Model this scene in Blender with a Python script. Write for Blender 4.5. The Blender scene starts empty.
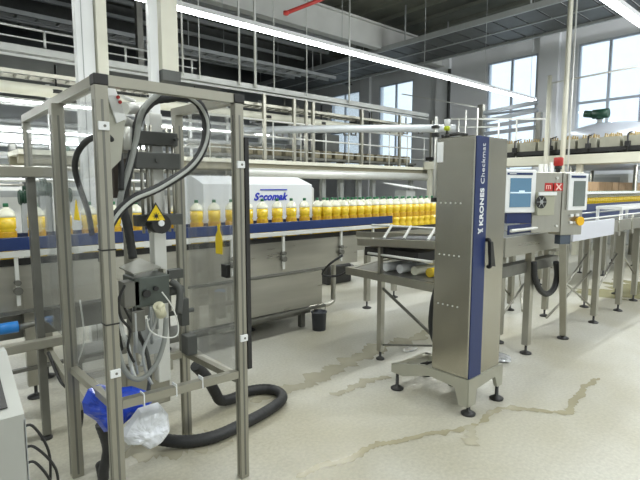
import bpy, bmesh, math, random
from mathutils import Vector, Matrix
random.seed(7)
PI = math.pi
S = bpy.context.scene
COL = S.collection

# ---------------------------------------------------------------- camera
cam_d = bpy.data.cameras.new('camera')
cam_d.sensor_width = 36.0
cam_d.lens = 27.0
cam_d.clip_end = 200
cam = bpy.data.objects.new('camera', cam_d)
COL.objects.link(cam)
cam.location = (0, 0, 1.6)
cam.rotation_euler = (math.radians(90 - 6.18), 0, math.radians(48.7 - 90))
S.camera = cam
# ---------------------------------------------------------------- world, exposure
w = bpy.data.worlds.new('sky'); S.world = w
w.use_nodes = True
bgn = w.node_tree.nodes['Background']
bgn.inputs[0].default_value = (0.80, 0.92, 1.0, 1)
bgn.inputs[1].default_value = 1.35
S.view_settings.view_transform = 'Standard'
S.view_settings.look = 'None'
S.view_settings.gamma = 1
S.view_settings.exposure = 0.10
ROWS = [(6.8, -4.0, 14.5), (2.6, 3.4, 15.4), (-1.4, -4.0, 13.0), (2.6, -4.0, 2.6)]   # ceiling strip rows: y, x0, x1
ROW_Z = 4.2
ROW_W = 11.5        # watts per metre
def area(name, loc, sx, sy, watt, rot=(0, 0, 0), col=(1, 1, 1)):
    l = bpy.data.lights.new(name, 'AREA'); l.shape = 'RECTANGLE'
    l.size = sx; l.size_y = sy; l.energy = watt; l.color = col
    o = bpy.data.objects.new(name, l); o.location = loc; o.rotation_euler = rot
    COL.objects.link(o); return o
for (ry, rx0, rx1) in ROWS:
    area('strip_lamp', ((rx0 + rx1) / 2, ry, ROW_Z - 0.045), rx1 - rx0, 0.10, ROW_W * (rx1 - rx0), col=(0.97, 1.0, 0.93))

# ---------------------------------------------------------------- materials
MATS = {}
def mat(name, col, rough=0.5, metal=0.0, var=0.0, vscale=6.0, stretch=(1, 1, 1), bump=0.0, spec=None,
        emit=None, estr=0.0, rvar=0.0, coat=0.0, detail=2.0):
    if name in MATS: return MATS[name]
    m = bpy.data.materials.new(name); m.use_nodes = True
    nt = m.node_tree; b = nt.nodes['Principled BSDF']
    b.inputs['Base Color'].default_value = (*col, 1)
    b.inputs['Roughness'].default_value = rough
    b.inputs['Metallic'].default_value = metal
    if spec is not None: b.inputs['Specular IOR Level'].default_value = spec
    if coat: b.inputs['Coat Weight'].default_value = coat
    if emit:
        b.inputs['Emission Color'].default_value = (*emit, 1)
        b.inputs['Emission Strength'].default_value = estr
    tc = nt.nodes.new('ShaderNodeTexCoord'); mp = nt.nodes.new('ShaderNodeMapping')
    mp.inputs['Scale'].default_value = stretch
    nt.links.new(tc.outputs['Object'], mp.inputs[0])
    n = nt.nodes.new('ShaderNodeTexNoise'); n.inputs['Scale'].default_value = vscale
    n.inputs['Detail'].default_value = detail
    nt.links.new(mp.outputs[0], n.inputs['Vector'])
    if var:
        r = nt.nodes.new('ShaderNodeMapRange')
        r.inputs[1].default_value = 0.15; r.inputs[2].default_value = 0.85
        r.inputs[3].default_value = 1 - var; r.inputs[4].default_value = 1 + var * 0.6
        nt.links.new(n.outputs[0], r.inputs[0])
        mx = nt.nodes.new('ShaderNodeVectorMath'); mx.operation = 'SCALE'
        mx.inputs[0].default_value = col
        nt.links.new(r.outputs[0], mx.inputs['Scale'])
        nt.links.new(mx.outputs[0], b.inputs['Base Color'])
    if rvar:
        r2 = nt.nodes.new('ShaderNodeMapRange')
        r2.inputs[1].default_value = 0.15; r2.inputs[2].default_value = 0.85
        r2.inputs[3].default_value = rough - rvar; r2.inputs[4].default_value = rough + rvar
        nt.links.new(n.outputs[0], r2.inputs[0]); nt.links.new(r2.outputs[0], b.inputs['Roughness'])
    if bump:
        bp = nt.nodes.new('ShaderNodeBump'); bp.inputs['Strength'].default_value = bump
        bp.inputs['Distance'].default_value = 0.01
        nt.links.new(n.outputs[0], bp.inputs['Height']); nt.links.new(bp.outputs[0], b.inputs['Normal'])
    MATS[name] = m
    return m
def glassy(name, tint, haze, gloss, hazecol=(0.9, 0.93, 0.95)):
    m = bpy.data.materials.new(name); m.use_nodes = True
    nt = m.node_tree; nt.nodes.clear()
    out = nt.nodes.new('ShaderNodeOutputMaterial')
    tr = nt.nodes.new('ShaderNodeBsdfTransparent'); tr.inputs[0].default_value = (*tint, 1)
    df = nt.nodes.new('ShaderNodeBsdfDiffuse'); df.inputs[0].default_value = (*hazecol, 1)
    gl = nt.nodes.new('ShaderNodeBsdfGlossy'); gl.inputs['Roughness'].default_value = 0.04
    fr = nt.nodes.new('ShaderNodeFresnel'); fr.inputs[0].default_value = 1.45
    mu = nt.nodes.new('ShaderNodeMath'); mu.operation = 'MULTIPLY'; mu.inputs[1].default_value = gloss
    m1 = nt.nodes.new('ShaderNodeMixShader'); m1.inputs[0].default_value = haze
    m2 = nt.nodes.new('ShaderNodeMixShader')
    nz = nt.nodes.new('ShaderNodeTexNoise'); nz.inputs['Scale'].default_value = 3
    tcn = nt.nodes.new('ShaderNodeTexCoord'); nt.links.new(tcn.outputs['Object'], nz.inputs['Vector'])
    mr = nt.nodes.new('ShaderNodeMapRange'); mr.inputs[1].default_value = .3; mr.inputs[2].default_value = .7
    mr.inputs[3].default_value = haze * .5; mr.inputs[4].default_value = haze * 1.5
    nt.links.new(nz.outputs[0], mr.inputs[0]); nt.links.new(mr.outputs[0], m1.inputs[0])
    nt.links.new(tr.outputs[0], m1.inputs[1]); nt.links.new(df.outputs[0], m1.inputs[2])
    nt.links.new(fr.outputs[0], mu.inputs[0]); nt.links.new(mu.outputs[0], m2.inputs[0])
    nt.links.new(m1.outputs[0], m2.inputs[1]); nt.links.new(gl.outputs[0], m2.inputs[2])
    nt.links.new(m2.outputs[0], out.inputs[0])
    return m
STEEL = mat('brushed_steel', (0.44, 0.43, 0.38), 0.30, 0.92, 0.06, 5, (6, 6, .3), 0, rvar=0.03)
STEELH = mat('brushed_steel_horizontal', (0.46, 0.45, 0.40), 0.32, 0.9, 0.16, 3, (.5, .5, 5), 0, rvar=0.08)
TOWER = mat('tower_steel', (0.48, 0.465, 0.405), 0.23, 0.96, 0.05, 3, (9, 9, .25), 0, rvar=0.02)
DSTEEL = mat('dull_steel', (0.20, 0.20, 0.18), 0.45, 0.7, 0.2, 8)
ALU = mat('anodised_aluminium', (0.36, 0.35, 0.295), 0.36, 0.65, 0.08, 9, (1, 1, 0.3))
LALU = mat('pale_aluminium', (0.72, 0.73, 0.70), 0.4, 0.35, 0.06, 9)
PAINTW = mat('white_paint', (0.78, 0.80, 0.80), 0.5, 0, 0.07, 3, (1, 1, .4))
CREAM = mat('cream_paint', (0.74, 0.73, 0.62), 0.5, 0, 0.08, 4)
GREYP = mat('grey_paint', (0.42, 0.44, 0.44), 0.5, 0.1, 0.12, 4)
DGREY = mat('dark_grey_paint', (0.10, 0.105, 0.10), 0.55, 0.2, 0.2, 5)
BLACK = mat('black_plastic', (0.018, 0.018, 0.018), 0.42, 0, 0.2, 20)
RUBBER = mat('black_rubber', (0.022, 0.023, 0.025), 0.5, 0, 0.25, 30, bump=0.3)
BLUE = mat('blue_rail', (0.015, 0.034, 0.125), 0.35, 0, 0.12, 5)
NAVY = mat('navy_strip', (0.013, 0.028, 0.115), 0.38, 0, 0.08, 5)
WHITE = mat('white_plastic', (0.82, 0.84, 0.85), 0.4, 0, 0.03, 6)
YELLOW = mat('yellow_label', (0.85, 0.62, 0.01), 0.45, 0, 0.05, 20)
RED = mat('red_plastic', (0.50, 0.03, 0.025), 0.35, 0, 0.1, 12)
REDP = mat('red_pipe_paint', (0.60, 0.05, 0.04), 0.4, 0, 0.1, 6)
GREEN = mat('green_cap', (0.02, 0.16, 0.07), 0.4, 0, 0.1, 12)
DGREEN = mat('dark_green_enamel', (0.015, 0.06, 0.035), 0.4, 0.1, 0.15, 12)
JUICE = mat('yellow_drink', (0.82, 0.58, 0.035), 0.22, 0, 0.25, 24, (1, 1, 2.2), coat=0.5)
LABEL = mat('amber_label', (0.62, 0.36, 0.02), 0.4, 0, 0.35, 40)
SHOULD = mat('pale_bottle_shoulder', (0.80, 0.80, 0.66), 0.25, 0, 0.1, 20, coat=0.4)
CARD = mat('cardboard', (0.50, 0.34, 0.20), 0.8, 0, 0.15, 7)
SCREEN = mat('blue_screen', (0.08, 0.17, 0.26), 0.2, 0, 0.1, 5, emit=(0.12, 0.24, 0.36), estr=0.30)
GSCREEN = mat('grey_screen', (0.16, 0.19, 0.18), 0.2, 0, 0.12, 8)
BAGB = mat('blue_bag_film', (0.01, 0.06, 0.55), 0.28, 0, 0.3, 10, bump=0.6, coat=0.4)
BAGW = mat('milky_bag_film', (0.75, 0.78, 0.84), 0.25, 0, 0.15, 12, bump=0.8, coat=0.5)
TUBEL = mat('lit_tube', (0.9, 0.95, 1), 0.4, emit=(0.93, 0.97, 1.0), estr=17.0)
PANE = glassy('clear_guard_sheet', (0.985, 0.99, 0.99), 0.035, 0.3)
WPANE = glassy('window_glass', (0.95, 0.98, 1.0), 0.02, 0.6)
HOSEG = mat('grey_hose_skin', (0.27, 0.285, 0.27), 0.4, 0, 0.1, 15)
LGREY = mat('light_grey_panel', (0.62, 0.64, 0.62), 0.45, 0.1, 0.05, 4)

# ---------------------------------------------------------------- mesh helpers
def nb(): return bmesh.new()
def box(bm, x0, x1, y0, y1, z0, z1, bev=0.0):
    g = bmesh.ops.create_cube(bm, size=1.0)
    vs = g['verts']
    for v in vs:
        v.co = Vector((x0 + (v.co.x + .5) * (x1 - x0), y0 + (v.co.y + .5) * (y1 - y0), z0 + (v.co.z + .5) * (z1 - z0)))
    if bev:
        es = list({e for v in vs for e in v.link_edges})
        bmesh.ops.bevel(bm, geom=es, offset=bev, segments=2, affect='EDGES', profile=0.5)
    return bm
def bar(bm, a, b, wx, wz=None, up=(0, 0, 1)):
    """square bar between two points"""
    wz = wz or wx
    a = Vector(a); b = Vector(b); d = (b - a)
    L = d.length; d.normalize(); upv = Vector(up)
    if abs(d.dot(upv)) > 0.95: upv = Vector((0, 1, 0))
    s = d.cross(upv).normalized(); t = s.cross(d).normalized()
    g = bmesh.ops.create_cube(bm, size=1.0)
    for v in g['verts']:
        c = v.co.copy()
        v.co = a + d * ((c.x + .5) * L) + s * (c.y * wx) + t * (c.z * wz)
    return bm
def smooth_path(pts, n=6):
    P = [Vector(p) for p in pts]
    if len(P) < 3: return P
    out = []
    for i in range(len(P) - 1):
        p0 = P[max(i - 1, 0)]; p1 = P[i]; p2 = P[i + 1]; p3 = P[min(i + 2, len(P) - 1)]
        for k in range(n):
            t = k / n
            out.append(0.5 * ((2 * p1) + (p2 - p0) * t + (2 * p0 - 5 * p1 + 4 * p2 - p3) * t * t + (3 * p1 - p0 - 3 * p2 + p3) * t ** 3))
    out.append(P[-1]); return out
def tube(bm, pts, r, seg=10, smooth=True, rib=0.0):
    P = smooth_path(pts) if smooth and len(pts) > 2 else [Vector(p) for p in pts]
    if rib:
        Q = []
        for i in range(len(P) - 1):
            n = max(1, int((P[i + 1] - P[i]).length / 0.012))
            for k in range(n): Q.append(P[i].lerp(P[i + 1], k / n))
        Q.append(P[-1]); P = Q
    rings = []; prev = None
    for i, p in enumerate(P):
        d = (P[min(i + 1, len(P) - 1)] - P[max(i - 1, 0)]).normalized()
        if prev is None:
            a = Vector((0, 0, 1)) if abs(d.z) < 0.9 else Vector((1, 0, 0))
            s = d.cross(a).normalized()
        else:
            s = (prev - d * prev.dot(d)).normalized()
        prev = s; t = d.cross(s)
        rr = r * (1 + (rib if (i % 2) else 0))
        rings.append([bm.verts.new(p + (s * math.cos(2 * PI * k / seg) + t * math.sin(2 * PI * k / seg)) * rr) for k in range(seg)])
    for i in range(len(rings) - 1):
        for k in range(seg):
            f = bm.faces.new((rings[i][k], rings[i][(k + 1) % seg], rings[i + 1][(k + 1) % seg], rings[i + 1][k])); f.smooth = True
    bm.faces.new(rings[0][::-1]); bm.faces.new(rings[-1])
    return bm
def rod(bm, a, b, r, seg=10): return tube(bm, [a, b], r, seg, False)
def lathe(bm, prof, c=(0, 0, 0), seg=16, flat=False):
    rings = []
    c = Vector(c)
    for (r, z) in prof:
        rings.append([bm.verts.new(c + Vector((r * math.cos(2 * PI * k / seg), r * math.sin(2 * PI * k / seg), z))) for k in range(seg)])
    for i in range(len(rings) - 1):
        for k in range(seg):
            f = bm.faces.new((rings[i][k], rings[i][(k + 1) % seg], rings[i + 1][(k + 1) % seg], rings[i + 1][k])); f.smooth = not flat
    if prof[0][0] > 1e-4: bm.faces.new(rings[0][::-1])
    if prof[-1][0] > 1e-4: bm.faces.new(rings[-1])
    return bm
def prism(bm, poly, d):
    """polygon of 3d points extruded by vector d"""
    d = Vector(d)
    a = [bm.verts.new(Vector(p)) for p in poly]; b = [bm.verts.new(Vector(p) + d) for p in poly]
    bm.faces.new(a[::-1]); bm.faces.new(b)
    n = len(a)
    for i in range(n): bm.faces.new((a[i], a[(i + 1) % n], b[(i + 1) % n], b[i]))
    bmesh.ops.recalc_face_normals(bm, faces=bm.faces[:])
    return bm
def world_loc(o):
    v = Vector((0, 0, 0))
    while o is not None: v = v + o.location; o = o.parent
    return v
def obj(name, bm, m, parent=None, loc=None):
    """links one mesh object; the bmesh is in world coordinates"""
    me = bpy.data.meshes.new(name)
    base = world_loc(parent) if parent is not None else Vector(loc or (0, 0, 0))
    if base.length: bmesh.ops.translate(bm, verts=bm.verts[:], vec=-base)
    bm.to_mesh(me); bm.free(); me.materials.append(m)
    o = bpy.data.objects.new(name, me)
    if parent is not None: o.parent = parent
    else: o.location = base
    COL.objects.link(o)
    return o
def tag(o, label, cat, group=None, kind=None):
    o['label'] = label; o['category'] = cat
    if group: o['group'] = group
    if kind: o['kind'] = kind
    return o
def thing(name, label, cat, loc=(0, 0, 0), group=None):
    o = bpy.data.objects.new(name, None); o.location = loc; o.empty_display_size = 0.1
    COL.objects.link(o)
    return tag(o, label, cat, group)
def struct(name, bm, m, parent=None):
    o = obj(name, bm, m, parent)
    if parent is None: o['kind'] = 'structure'
    return o
def dup(root, loc, label=None, group=None):
    r = root.copy(); COL.objects.link(r); r.location = loc
    if label: r['label'] = label
    if group: r['group'] = group
    for ch in list(root.children):
        c = ch.copy(); COL.objects.link(c); c.parent = r
        for g in ch.children:
            d = g.copy(); COL.objects.link(d); d.parent = c
    return r
def text_bm(body, size, shear=0.0, depth=0.002, bold=0.0, space=1.0):
    cu = bpy.data.curves.new('t', 'FONT'); cu.body = body; cu.size = size; cu.shear = shear
    cu.extrude = depth; cu.offset = bold; cu.space_character = space
    to = bpy.data.objects.new('t', cu); COL.objects.link(to)
    dg = bpy.context.evaluated_depsgraph_get(); dg.update()
    me = bpy.data.meshes.new_from_object(to.evaluated_get(dg))
    bm = nb(); bm.from_mesh(me)
    bpy.data.objects.remove(to); bpy.data.curves.remove(cu); bpy.data.meshes.remove(me)
    return bm
def xf(bm, M4):
    bmesh.ops.transform(bm, matrix=M4, verts=bm.verts[:]); return bm
def single(name, bm, m, label, cat, loc=(0, 0, 0), group=None, kind=None):
    return tag(obj(name, bm, m, None, loc), label, cat, group, kind)
def foot_bm(x, y, r=0.045, h=0.10):
    b = nb(); lathe(b, [(r, 0), (r, .012), (r * .5, .025), (.012, .03), (.012, h)], (x, y, 0), 14); return b

# ================================================================ THE SETTING
# floor
fm = bpy.data.materials.new('epoxy_floor'); fm.use_nodes = True
nt = fm.node_tree; B = nt.nodes['Principled BSDF']
tc = nt.nodes.new('ShaderNodeTexCoord')
def noise(scale, detail=6, rough=.6, dist=0):
    n = nt.nodes.new('ShaderNodeTexNoise'); n.inputs['Scale'].default_value = scale
    n.inputs['Detail'].default_value = detail; n.inputs['Roughness'].default_value = rough
    n.inputs['Distortion'].default_value = dist
    nt.links.new(tc.outputs['Object'], n.inputs['Vector']); return n
n1 = noise(0.6, 5, .5, .4); n2 = noise(45, 3); n3 = noise(1.2, 2)
cr = nt.nodes.new('ShaderNodeValToRGB')
e = cr.color_ramp.elements
e[0].position = .32; e[0].color = (0.40, 0.375, 0.28, 1)
e[1].position = .62; e[1].color = (0.57, 0.565, 0.515, 1)
nt.links.new(n1.outputs[0], cr.inputs[0])
mr = nt.nodes.new('ShaderNodeMapRange'); mr.inputs[1].default_value = .3; mr.inputs[2].default_value = .7
mr.inputs[3].default_value = .86; mr.inputs[4].default_value = 1.08
nt.links.new(n2.outputs[0], mr.inputs[0])
sc = nt.nodes.new('ShaderNodeVectorMath'); sc.operation = 'SCALE'
nt.links.new(cr.outputs[0], sc.inputs[0]); nt.links.new(mr.outputs[0], sc.inputs['Scale'])
nt.links.new(sc.outputs[0], B.inputs['Base Color'])
mr2 = nt.nodes.new('ShaderNodeMapRange'); mr2.inputs[1].default_value = .1; mr2.inputs[2].default_value = .9
mr2.inputs[3].default_value = .22; mr2.inputs[4].default_value = .5
nt.links.new(n3.outputs[0], mr2.inputs[0]); nt.links.new(mr2.outputs[0], B.inputs['Roughness'])
bp = nt.nodes.new('ShaderNodeBump'); bp.inputs['Strength'].default_value = .15; bp.inputs['Distance'].default_value = .004
nt.links.new(n2.outputs[0], bp.inputs['Height']); nt.links.new(bp.outputs[0], B.inputs['Normal'])
struct('floor', box(nb(), -6, 16.3, -6, 20, -0.2, 0), fm)

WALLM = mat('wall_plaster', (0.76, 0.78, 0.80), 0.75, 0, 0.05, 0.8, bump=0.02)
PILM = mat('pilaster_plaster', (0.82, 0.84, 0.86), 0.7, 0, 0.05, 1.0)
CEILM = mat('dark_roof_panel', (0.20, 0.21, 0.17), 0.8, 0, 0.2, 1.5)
BACKM = mat('shade_toned_cladding', (0.16, 0.17, 0.17), 0.75, 0, 0.15, 1.0)  # dark colour stands in for the back wall being unlit
WZ0, WZ1 = 2.2, 5.97
WINS = [(4.46, 6.22), (7.46, 9.24), (12.5, 14.34), (15.5, 17.45), (1.4, 3.2), (-1.7, 0.1)]  # last two lie out of view, added for their daylight
b = nb()
ys = sorted(WINS)
cur = -6.0
for (a, c) in ys:
    box(b, 16, 16.3, cur, a, 0, 7.4)
    box(b, 16, 16.3, a, c, 0, WZ0); box(b, 16, 16.3, a, c, WZ1, 7.4)
    cur = c
box(b, 16, 16.3, cur, 20, 0, 7.4)
struct('wall_right', b, WALLM)
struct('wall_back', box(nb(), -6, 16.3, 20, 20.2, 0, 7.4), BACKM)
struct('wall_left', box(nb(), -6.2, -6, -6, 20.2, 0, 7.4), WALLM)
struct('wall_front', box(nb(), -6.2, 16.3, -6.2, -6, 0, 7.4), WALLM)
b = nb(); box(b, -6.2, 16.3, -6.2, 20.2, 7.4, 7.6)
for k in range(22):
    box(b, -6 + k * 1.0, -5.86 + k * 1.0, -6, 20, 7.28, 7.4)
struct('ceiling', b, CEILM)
for i, (a, c) in enumerate([(6.75, 7.36), (10.74, 11.32), (14.8, 15.35), (3.5, 4.1)]):
    struct('trim_%d' % (i + 1), box(nb(), 15.86, 16, a, c, 0, 7.4), PILM)
FRAME = mat('window_frame_grey', (0.52, 0.57, 0.64), 0.5, 0.1, 0.05)
for i, (a, c) in enumerate(WINS):
    f = nb(); t = .055
    box(f, 16.02, 16.12, a, a + t, WZ0, WZ1); box(f, 16.02, 16.12, c - t, c, WZ0, WZ1)
    box(f, 16.02, 16.12, a + t, c - t, WZ0, WZ0 + t); box(f, 16.02, 16.12, a + t, c - t, WZ1 - t, WZ1)
    m_ = (a + c) / 2
    box(f, 16.03, 16.11, m_ - .035, m_ + .035, WZ0 + t, WZ1 - t)
    box(f, 16.035, 16.105, a + t, m_ - .035, 4.17, 4.24); box(f, 16.035, 16.105, m_ + .035, c - t, 4.17, 4.24)
    fo = struct('window_%d' % (i + 1), f, FRAME)
    g = nb(); box(g, 16.06, 16.075, a + t, c - t, WZ0 + t, WZ1 - t)
    struct('window_pane', g, WPANE, fo)

# overhead girder, catwalk tray under the roof
g = nb(); box(g, -6, 15.9, 11.05, 11.12, 6.2, 6.9); box(g, -6, 15.9, 10.95, 11.22, 6.15, 6.2); box(g, -6, 15.9, 10.95, 11.22, 6.88, 6.94)
single('roof_girder', g, mat('girder_paint', (0.62, 0.63, 0.60), .6, 0, .1, 2), 'long pale steel roof girder above the strip light', 'girder')
for (gy, gl) in ((16.0, 'dark roof girder far behind the mezzanine'),):
    g = nb(); box(g, -6, 15.9, gy - .04, gy + .04, 6.3, 7.26); box(g, -6, 15.9, gy - .12, gy + .12, 6.25, 6.3)
    single('roof_girder', g, DGREY, gl, 'girder')
tr = thing('ceiling_catwalk', 'dark slatted catwalk crossing under the roof along the window wall', 'catwalk', (13.4, 8, 6.2))
g = nb(); box(g, 12.3, 12.38, -3, 19.5, 6.05, 6.2); box(g, 13.5, 13.56, -3, 19.5, 6.1, 6.2); box(g, 14.6, 14.68, -3, 19.5, 6.05, 6.2)
obj('side_rail', g, GREYP, tr)
g = nb()
for k in range(38): box(g, 12.38, 14.6, -3 + k * .6, -2.45 + k * .6, 6.12, 6.15)
obj('slat_deck', g, DGREY, tr)
for k in range(6):
    for xx in (12.34, 14.64): obj('hanger', rod(nb(), (xx, -2 + k * 4, 6.2), (xx, -2 + k * 4, 7.27), .025), GREYP, tr)

# strip lights
for i, (ry, rx0, rx1) in enumerate(ROWS):
    L = ['long fluorescent strip light running across the middle of the hall', 'fluorescent strip light in the upper right corner before the windows',
         'fluorescent strip light above the aisle behind the viewer', 'short fluorescent strip light above the guard enclosure'][i]
    t = thing('strip_light', L, 'light', ((rx0 + rx1) / 2, ry, ROW_Z), group=None)
    obj('housing', box(nb(), rx0, rx1, ry - .06, ry + .06, ROW_Z + .0, ROW_Z + .07), WHITE, t)
    obj('light_tube', box(nb(), rx0 + .01, rx1 - .01, ry - .045, ry + .045, ROW_Z - .04, ROW_Z), TUBEL, t)
    n = int((rx1 - rx0) / 2.4)
    for k in range(n + 1):
        x = rx0 + .3 + k * (rx1 - rx0 - .6) / n
        obj('suspension_wire', rod(nb(), (x, ry, ROW_Z + .07), (x, ry, 7.27), .006, 6), GREYP, t)

# ================================================================ MEZZANINE, RACK AND PLATFORMS (back of the hall)
MY = 9.0
mz = thing('mezzanine', 'grey steel mezzanine deck with cable ladder at the back left', 'mezzanine', (2, MY, 3.8))
g = nb(); box(g, -5.98, 12.3, MY, MY + .12, 3.73, 3.84); box(g, -5.98, 12.3, MY + .01, MY + .04, 3.66, 3.70); obj('edge_beam', g, mat('weathered_galv', (.46, .47, .45), .5, .3, .15, 3), mz)
g = nb(); box(g, -5.98, 5.5, MY + .12, 14.0, 3.74, 3.82); obj('deck', g, DGREY, mz)
g = nb(); box(g, -5.98, 12.3, MY + .2, MY + .26, 3.44, 3.5); box(g, -5.98, 12.3, MY + .6, MY + .66, 3.44, 3.5)
for k in range(90): box(g, -6 + k * .2, -5.97 + k * .2, MY + .26, MY + .6, 3.45, 3.48)
obj('cable_ladder', g, ALU, mz)
for k in range(12):
    x = -5 + k * 1.5; obj('ladder_bracket', rod(nb(), (x, MY + .23, 3.5), (x, MY + .23, 3.68), .02, 8), DSTEEL, mz)
rl = thing('mezzanine_railing', 'thin grey railing along the mezzanine edge, upper left', 'railing', (0, MY + .1, 3.84))
g = nb(); rod(g, (-5.9, MY + .1, 4.14), (4.7, MY + .1, 4.14), .02, 8); rod(g, (-5.9, MY + .1, 3.98), (4.7, MY + .1, 3.98), .014, 8)
obj('rail', g, LALU, rl)
for k in range(9):
    x = -5.8 + k * 1.3
    obj('post', rod(nb(), (x, MY + .1, 3.84), (x, MY + .1, 4.15), .022, 8), LALU, rl)
pm = mat('partition_panel', (0.55, 0.58, 0.60), .6, 0, .12, .9)
single('partition_wall', box(nb(), -5.9, 11.3, 13.9, 14.0, 0, 3.7), pm, 'pale partition wall under the mezzanine at the back', 'wall')

# lower walkway deck (A) behind the main line
dk = thing('walkway_platform', 'cream walkway platform with tall uprights behind the bottle line', 'platform', (6, MY, 2.2))
g = nb(); box(g, 1.5, 12.4, MY - .05, MY + .9, 2.14, 2.22); obj('deck', g, CREAM, dk)
g = nb(); box(g, 1.5, 12.4, MY + .02, MY + .12, 2.0, 2.14); box(g, 1.5, 12.4, MY + .75, MY + .85, 2.0, 2.14); obj('beam', g, mat('olive_beam', (0.30, 0.28, 0.20), .5, .2, .2, 3), dk)
for x in [(7.102,9,3.635),(7.464,9,3.678),(7.683,9,3.703),(9.381,9,3.646),(10.941,9,3.669),(12.463,9,3.728),(6.258,9,3.536)]:
    g = nb(); box(g, x[0] - .035, x[0] + .035, MY - .03, MY + .04, 2.22, 3.66); obj('upright', g, ALU if x[0] > 6 else LALU, dk)
for x in [(8.955,9,1.548),(9.645,9,1.547),(10.216,9,1.545),(11.946,9,1.54),(8.312,9,1.55),(7.269,9,1.553)]:
    g = nb(); box(g, x[0] - .06, x[0] + .06, MY + .3, MY + .42, 0, 2.0); obj('leg', g, GREYP, dk)
g = nb()
rod(g, (4.5, MY + .0, 3.1), (12.3, MY + .0, 3.1), .02, 8); rod(g, (4.5, MY + .0, 2.75), (12.3, MY + .0, 2.75), .02, 8); rod(g, (4.5, MY, 2.45), (12.3, MY, 2.45), .012, 8)
for k in range(10): rod(g, (4.9 + k * .8, MY, 2.22), (4.9 + k * .8, MY, 3.1), .015, 8)
obj('handrail', g, LALU, dk)
# product on that walkway conveyor
g = nb(); box(g, 5.0, 12.2, MY + .35, MY + .75, 2.3, 2.36)
for k in range(8): box(g, 5.1 + k, 5.16 + k, MY + .4, MY + .7, 2.22, 2.3)
single('upper_conveyor', g, DSTEEL, 'dark conveyor strip on the walkway platform', 'conveyor', (8, MY + .5, 2.3))
pk = single('drink_pack', box(nb(), 5.1, 5.4, MY + .4, MY + .7, 2.36, 2.56, .03), mat('pack_film', (0.26, 0.23, 0.15), .3, 0, .4, 14), 'shrink-wrapped drink pack on the conveyor of the walkway platform', 'pack', (5.25, MY + .55, 2.36), 'drink packs on the walkway conveyor')
for k in range(1, 17): dup(pk, (5.25 + k * .41, MY + .55, 2.36))

# big pipes
def pipe(pts, r, m, label, name='steam_pipe', seg=14, grp=None, smooth=True):
    b = nb(); tube(b, pts, r, seg, smooth)
    return single(name, b, m, label, 'pipe', pts[0], grp)
pipe([(-5.9, 9.4, 3.24), (11.5, 9.4, 3.24)], .10, CREAM, 'long cream insulated pipe slung under the mezzanine edge', 'insulated_pipe')
pipe([(6.044,9.843,2.92),(7.431,8.118,2.92),(9.464,6.21,2.92)], .085, mat('lagging_grey', (.52, .55, .58), .45, .2, .1, 3), 'thick white pipe crossing behind the uprights of the walkway', 'insulated_pipe')
pipe([(5.6, 8.9, 1.93), (12.3, 8.9, 1.93)], .11, LALU, 'grey pipe hung below the walkway platform', 'insulated_pipe')
for x in (0.4, 2.2, 4.8, 6.6, 8.3, 10.1):
    cl = nb(); rod(cl, (x, 9.4, 3.3), (x, 9.4, 3.7), .018, 8); lathe(cl, [(.115, -.03), (.125, -.03), (.125, .03), (.115, .03)], (x, 9.4, 3.24), 12)
    single('pipe_hanger', cl, BLACK, 'black hanger carrying the cream pipe under the mezzanine edge', 'hanger', (x, 9.4, 3.3), 'hangers of the cream pipe')
for k, (z, y, x0, x1, r) in enumerate([(2.75, 11.0, -5, 8.5, .05), (2.45, 11.3, -5, 9.0, .04), (2.0, 11.0, -5, 8.8, .06), (1.75, 10.6, -5, 8.8, .035), (3.0, 12.0, -5, 9.4, .06), (2.25, 12.2, -5, 9.4, .03)]):
    pipe([(x0, y, z), (x1, y, z)], r, [LALU, PAINTW, STEEL, LALU, GREYP, PAINTW][k], ['upper', 'slim white', 'thick steel', 'lowest slim', 'topmost grey', 'rearmost thin white'][k] + ' horizontal pipe in the pipe rack at the back left', 'rack_pipe')
pr_ = thing('pipe_rack', 'grey pipe rack frame standing under the mezzanine', 'rack', (0, 11, 0))
for k in range(14):
    x = -4.8 + k * 1.03
    obj('upright', box(nb(), x, x + .07, 11.1, 11.17, 0, 3.68), LALU, pr_)
g = nb(); box(g, -5, 9.0, 11.07, 11.1, 2.58, 2.66); box(g, -5, 9, 11.07, 11.1, 1.55, 1.62); box(g, -5, 9, 11.07, 11.1, 3.2, 3.26); obj('crossbar', g, LALU, pr_)
g = nb()
for k in range(26):
    x = random.uniform(-4.5, 8.8); z0 = random.uniform(1.0, 2.3); z1 = z0 + random.uniform(.4, 1.2)
    tube(g, [(x, 10.85, z0), (x, 10.85, z1), (x + .15, 10.85, z1 + .1), (x + .6, 10.85, z1 + .1)], .022, 8, False)
obj('branch_pipe', g, STEEL, pr_)['kind'] = 'stuff'
for k in range(12):
    x = -3.5 + k * 1.05 + random.uniform(-.2, .2); z = random.choice((1.85, 2.15, 2.6))
    t = thing('valve', 'pipe valve with dark actuator on the pipe rack at the back', 'valve', (x, 10.75, z), 'valves on the pipe rack')
    g = nb(); lathe(g, [(.04, -.1), (.09, -.06), (.09, .06), (.04, .1)], (x, 10.75, z), 12); obj('body', g, STEEL, t)
    g = nb(); lathe(g, [(.06, .1), (.075, .12), (.075, .26), (.03, .3)], (x, 10.75, z), 12); obj('actuator', g, [DGREEN, BLACK, DSTEEL][k % 3], t)
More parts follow.
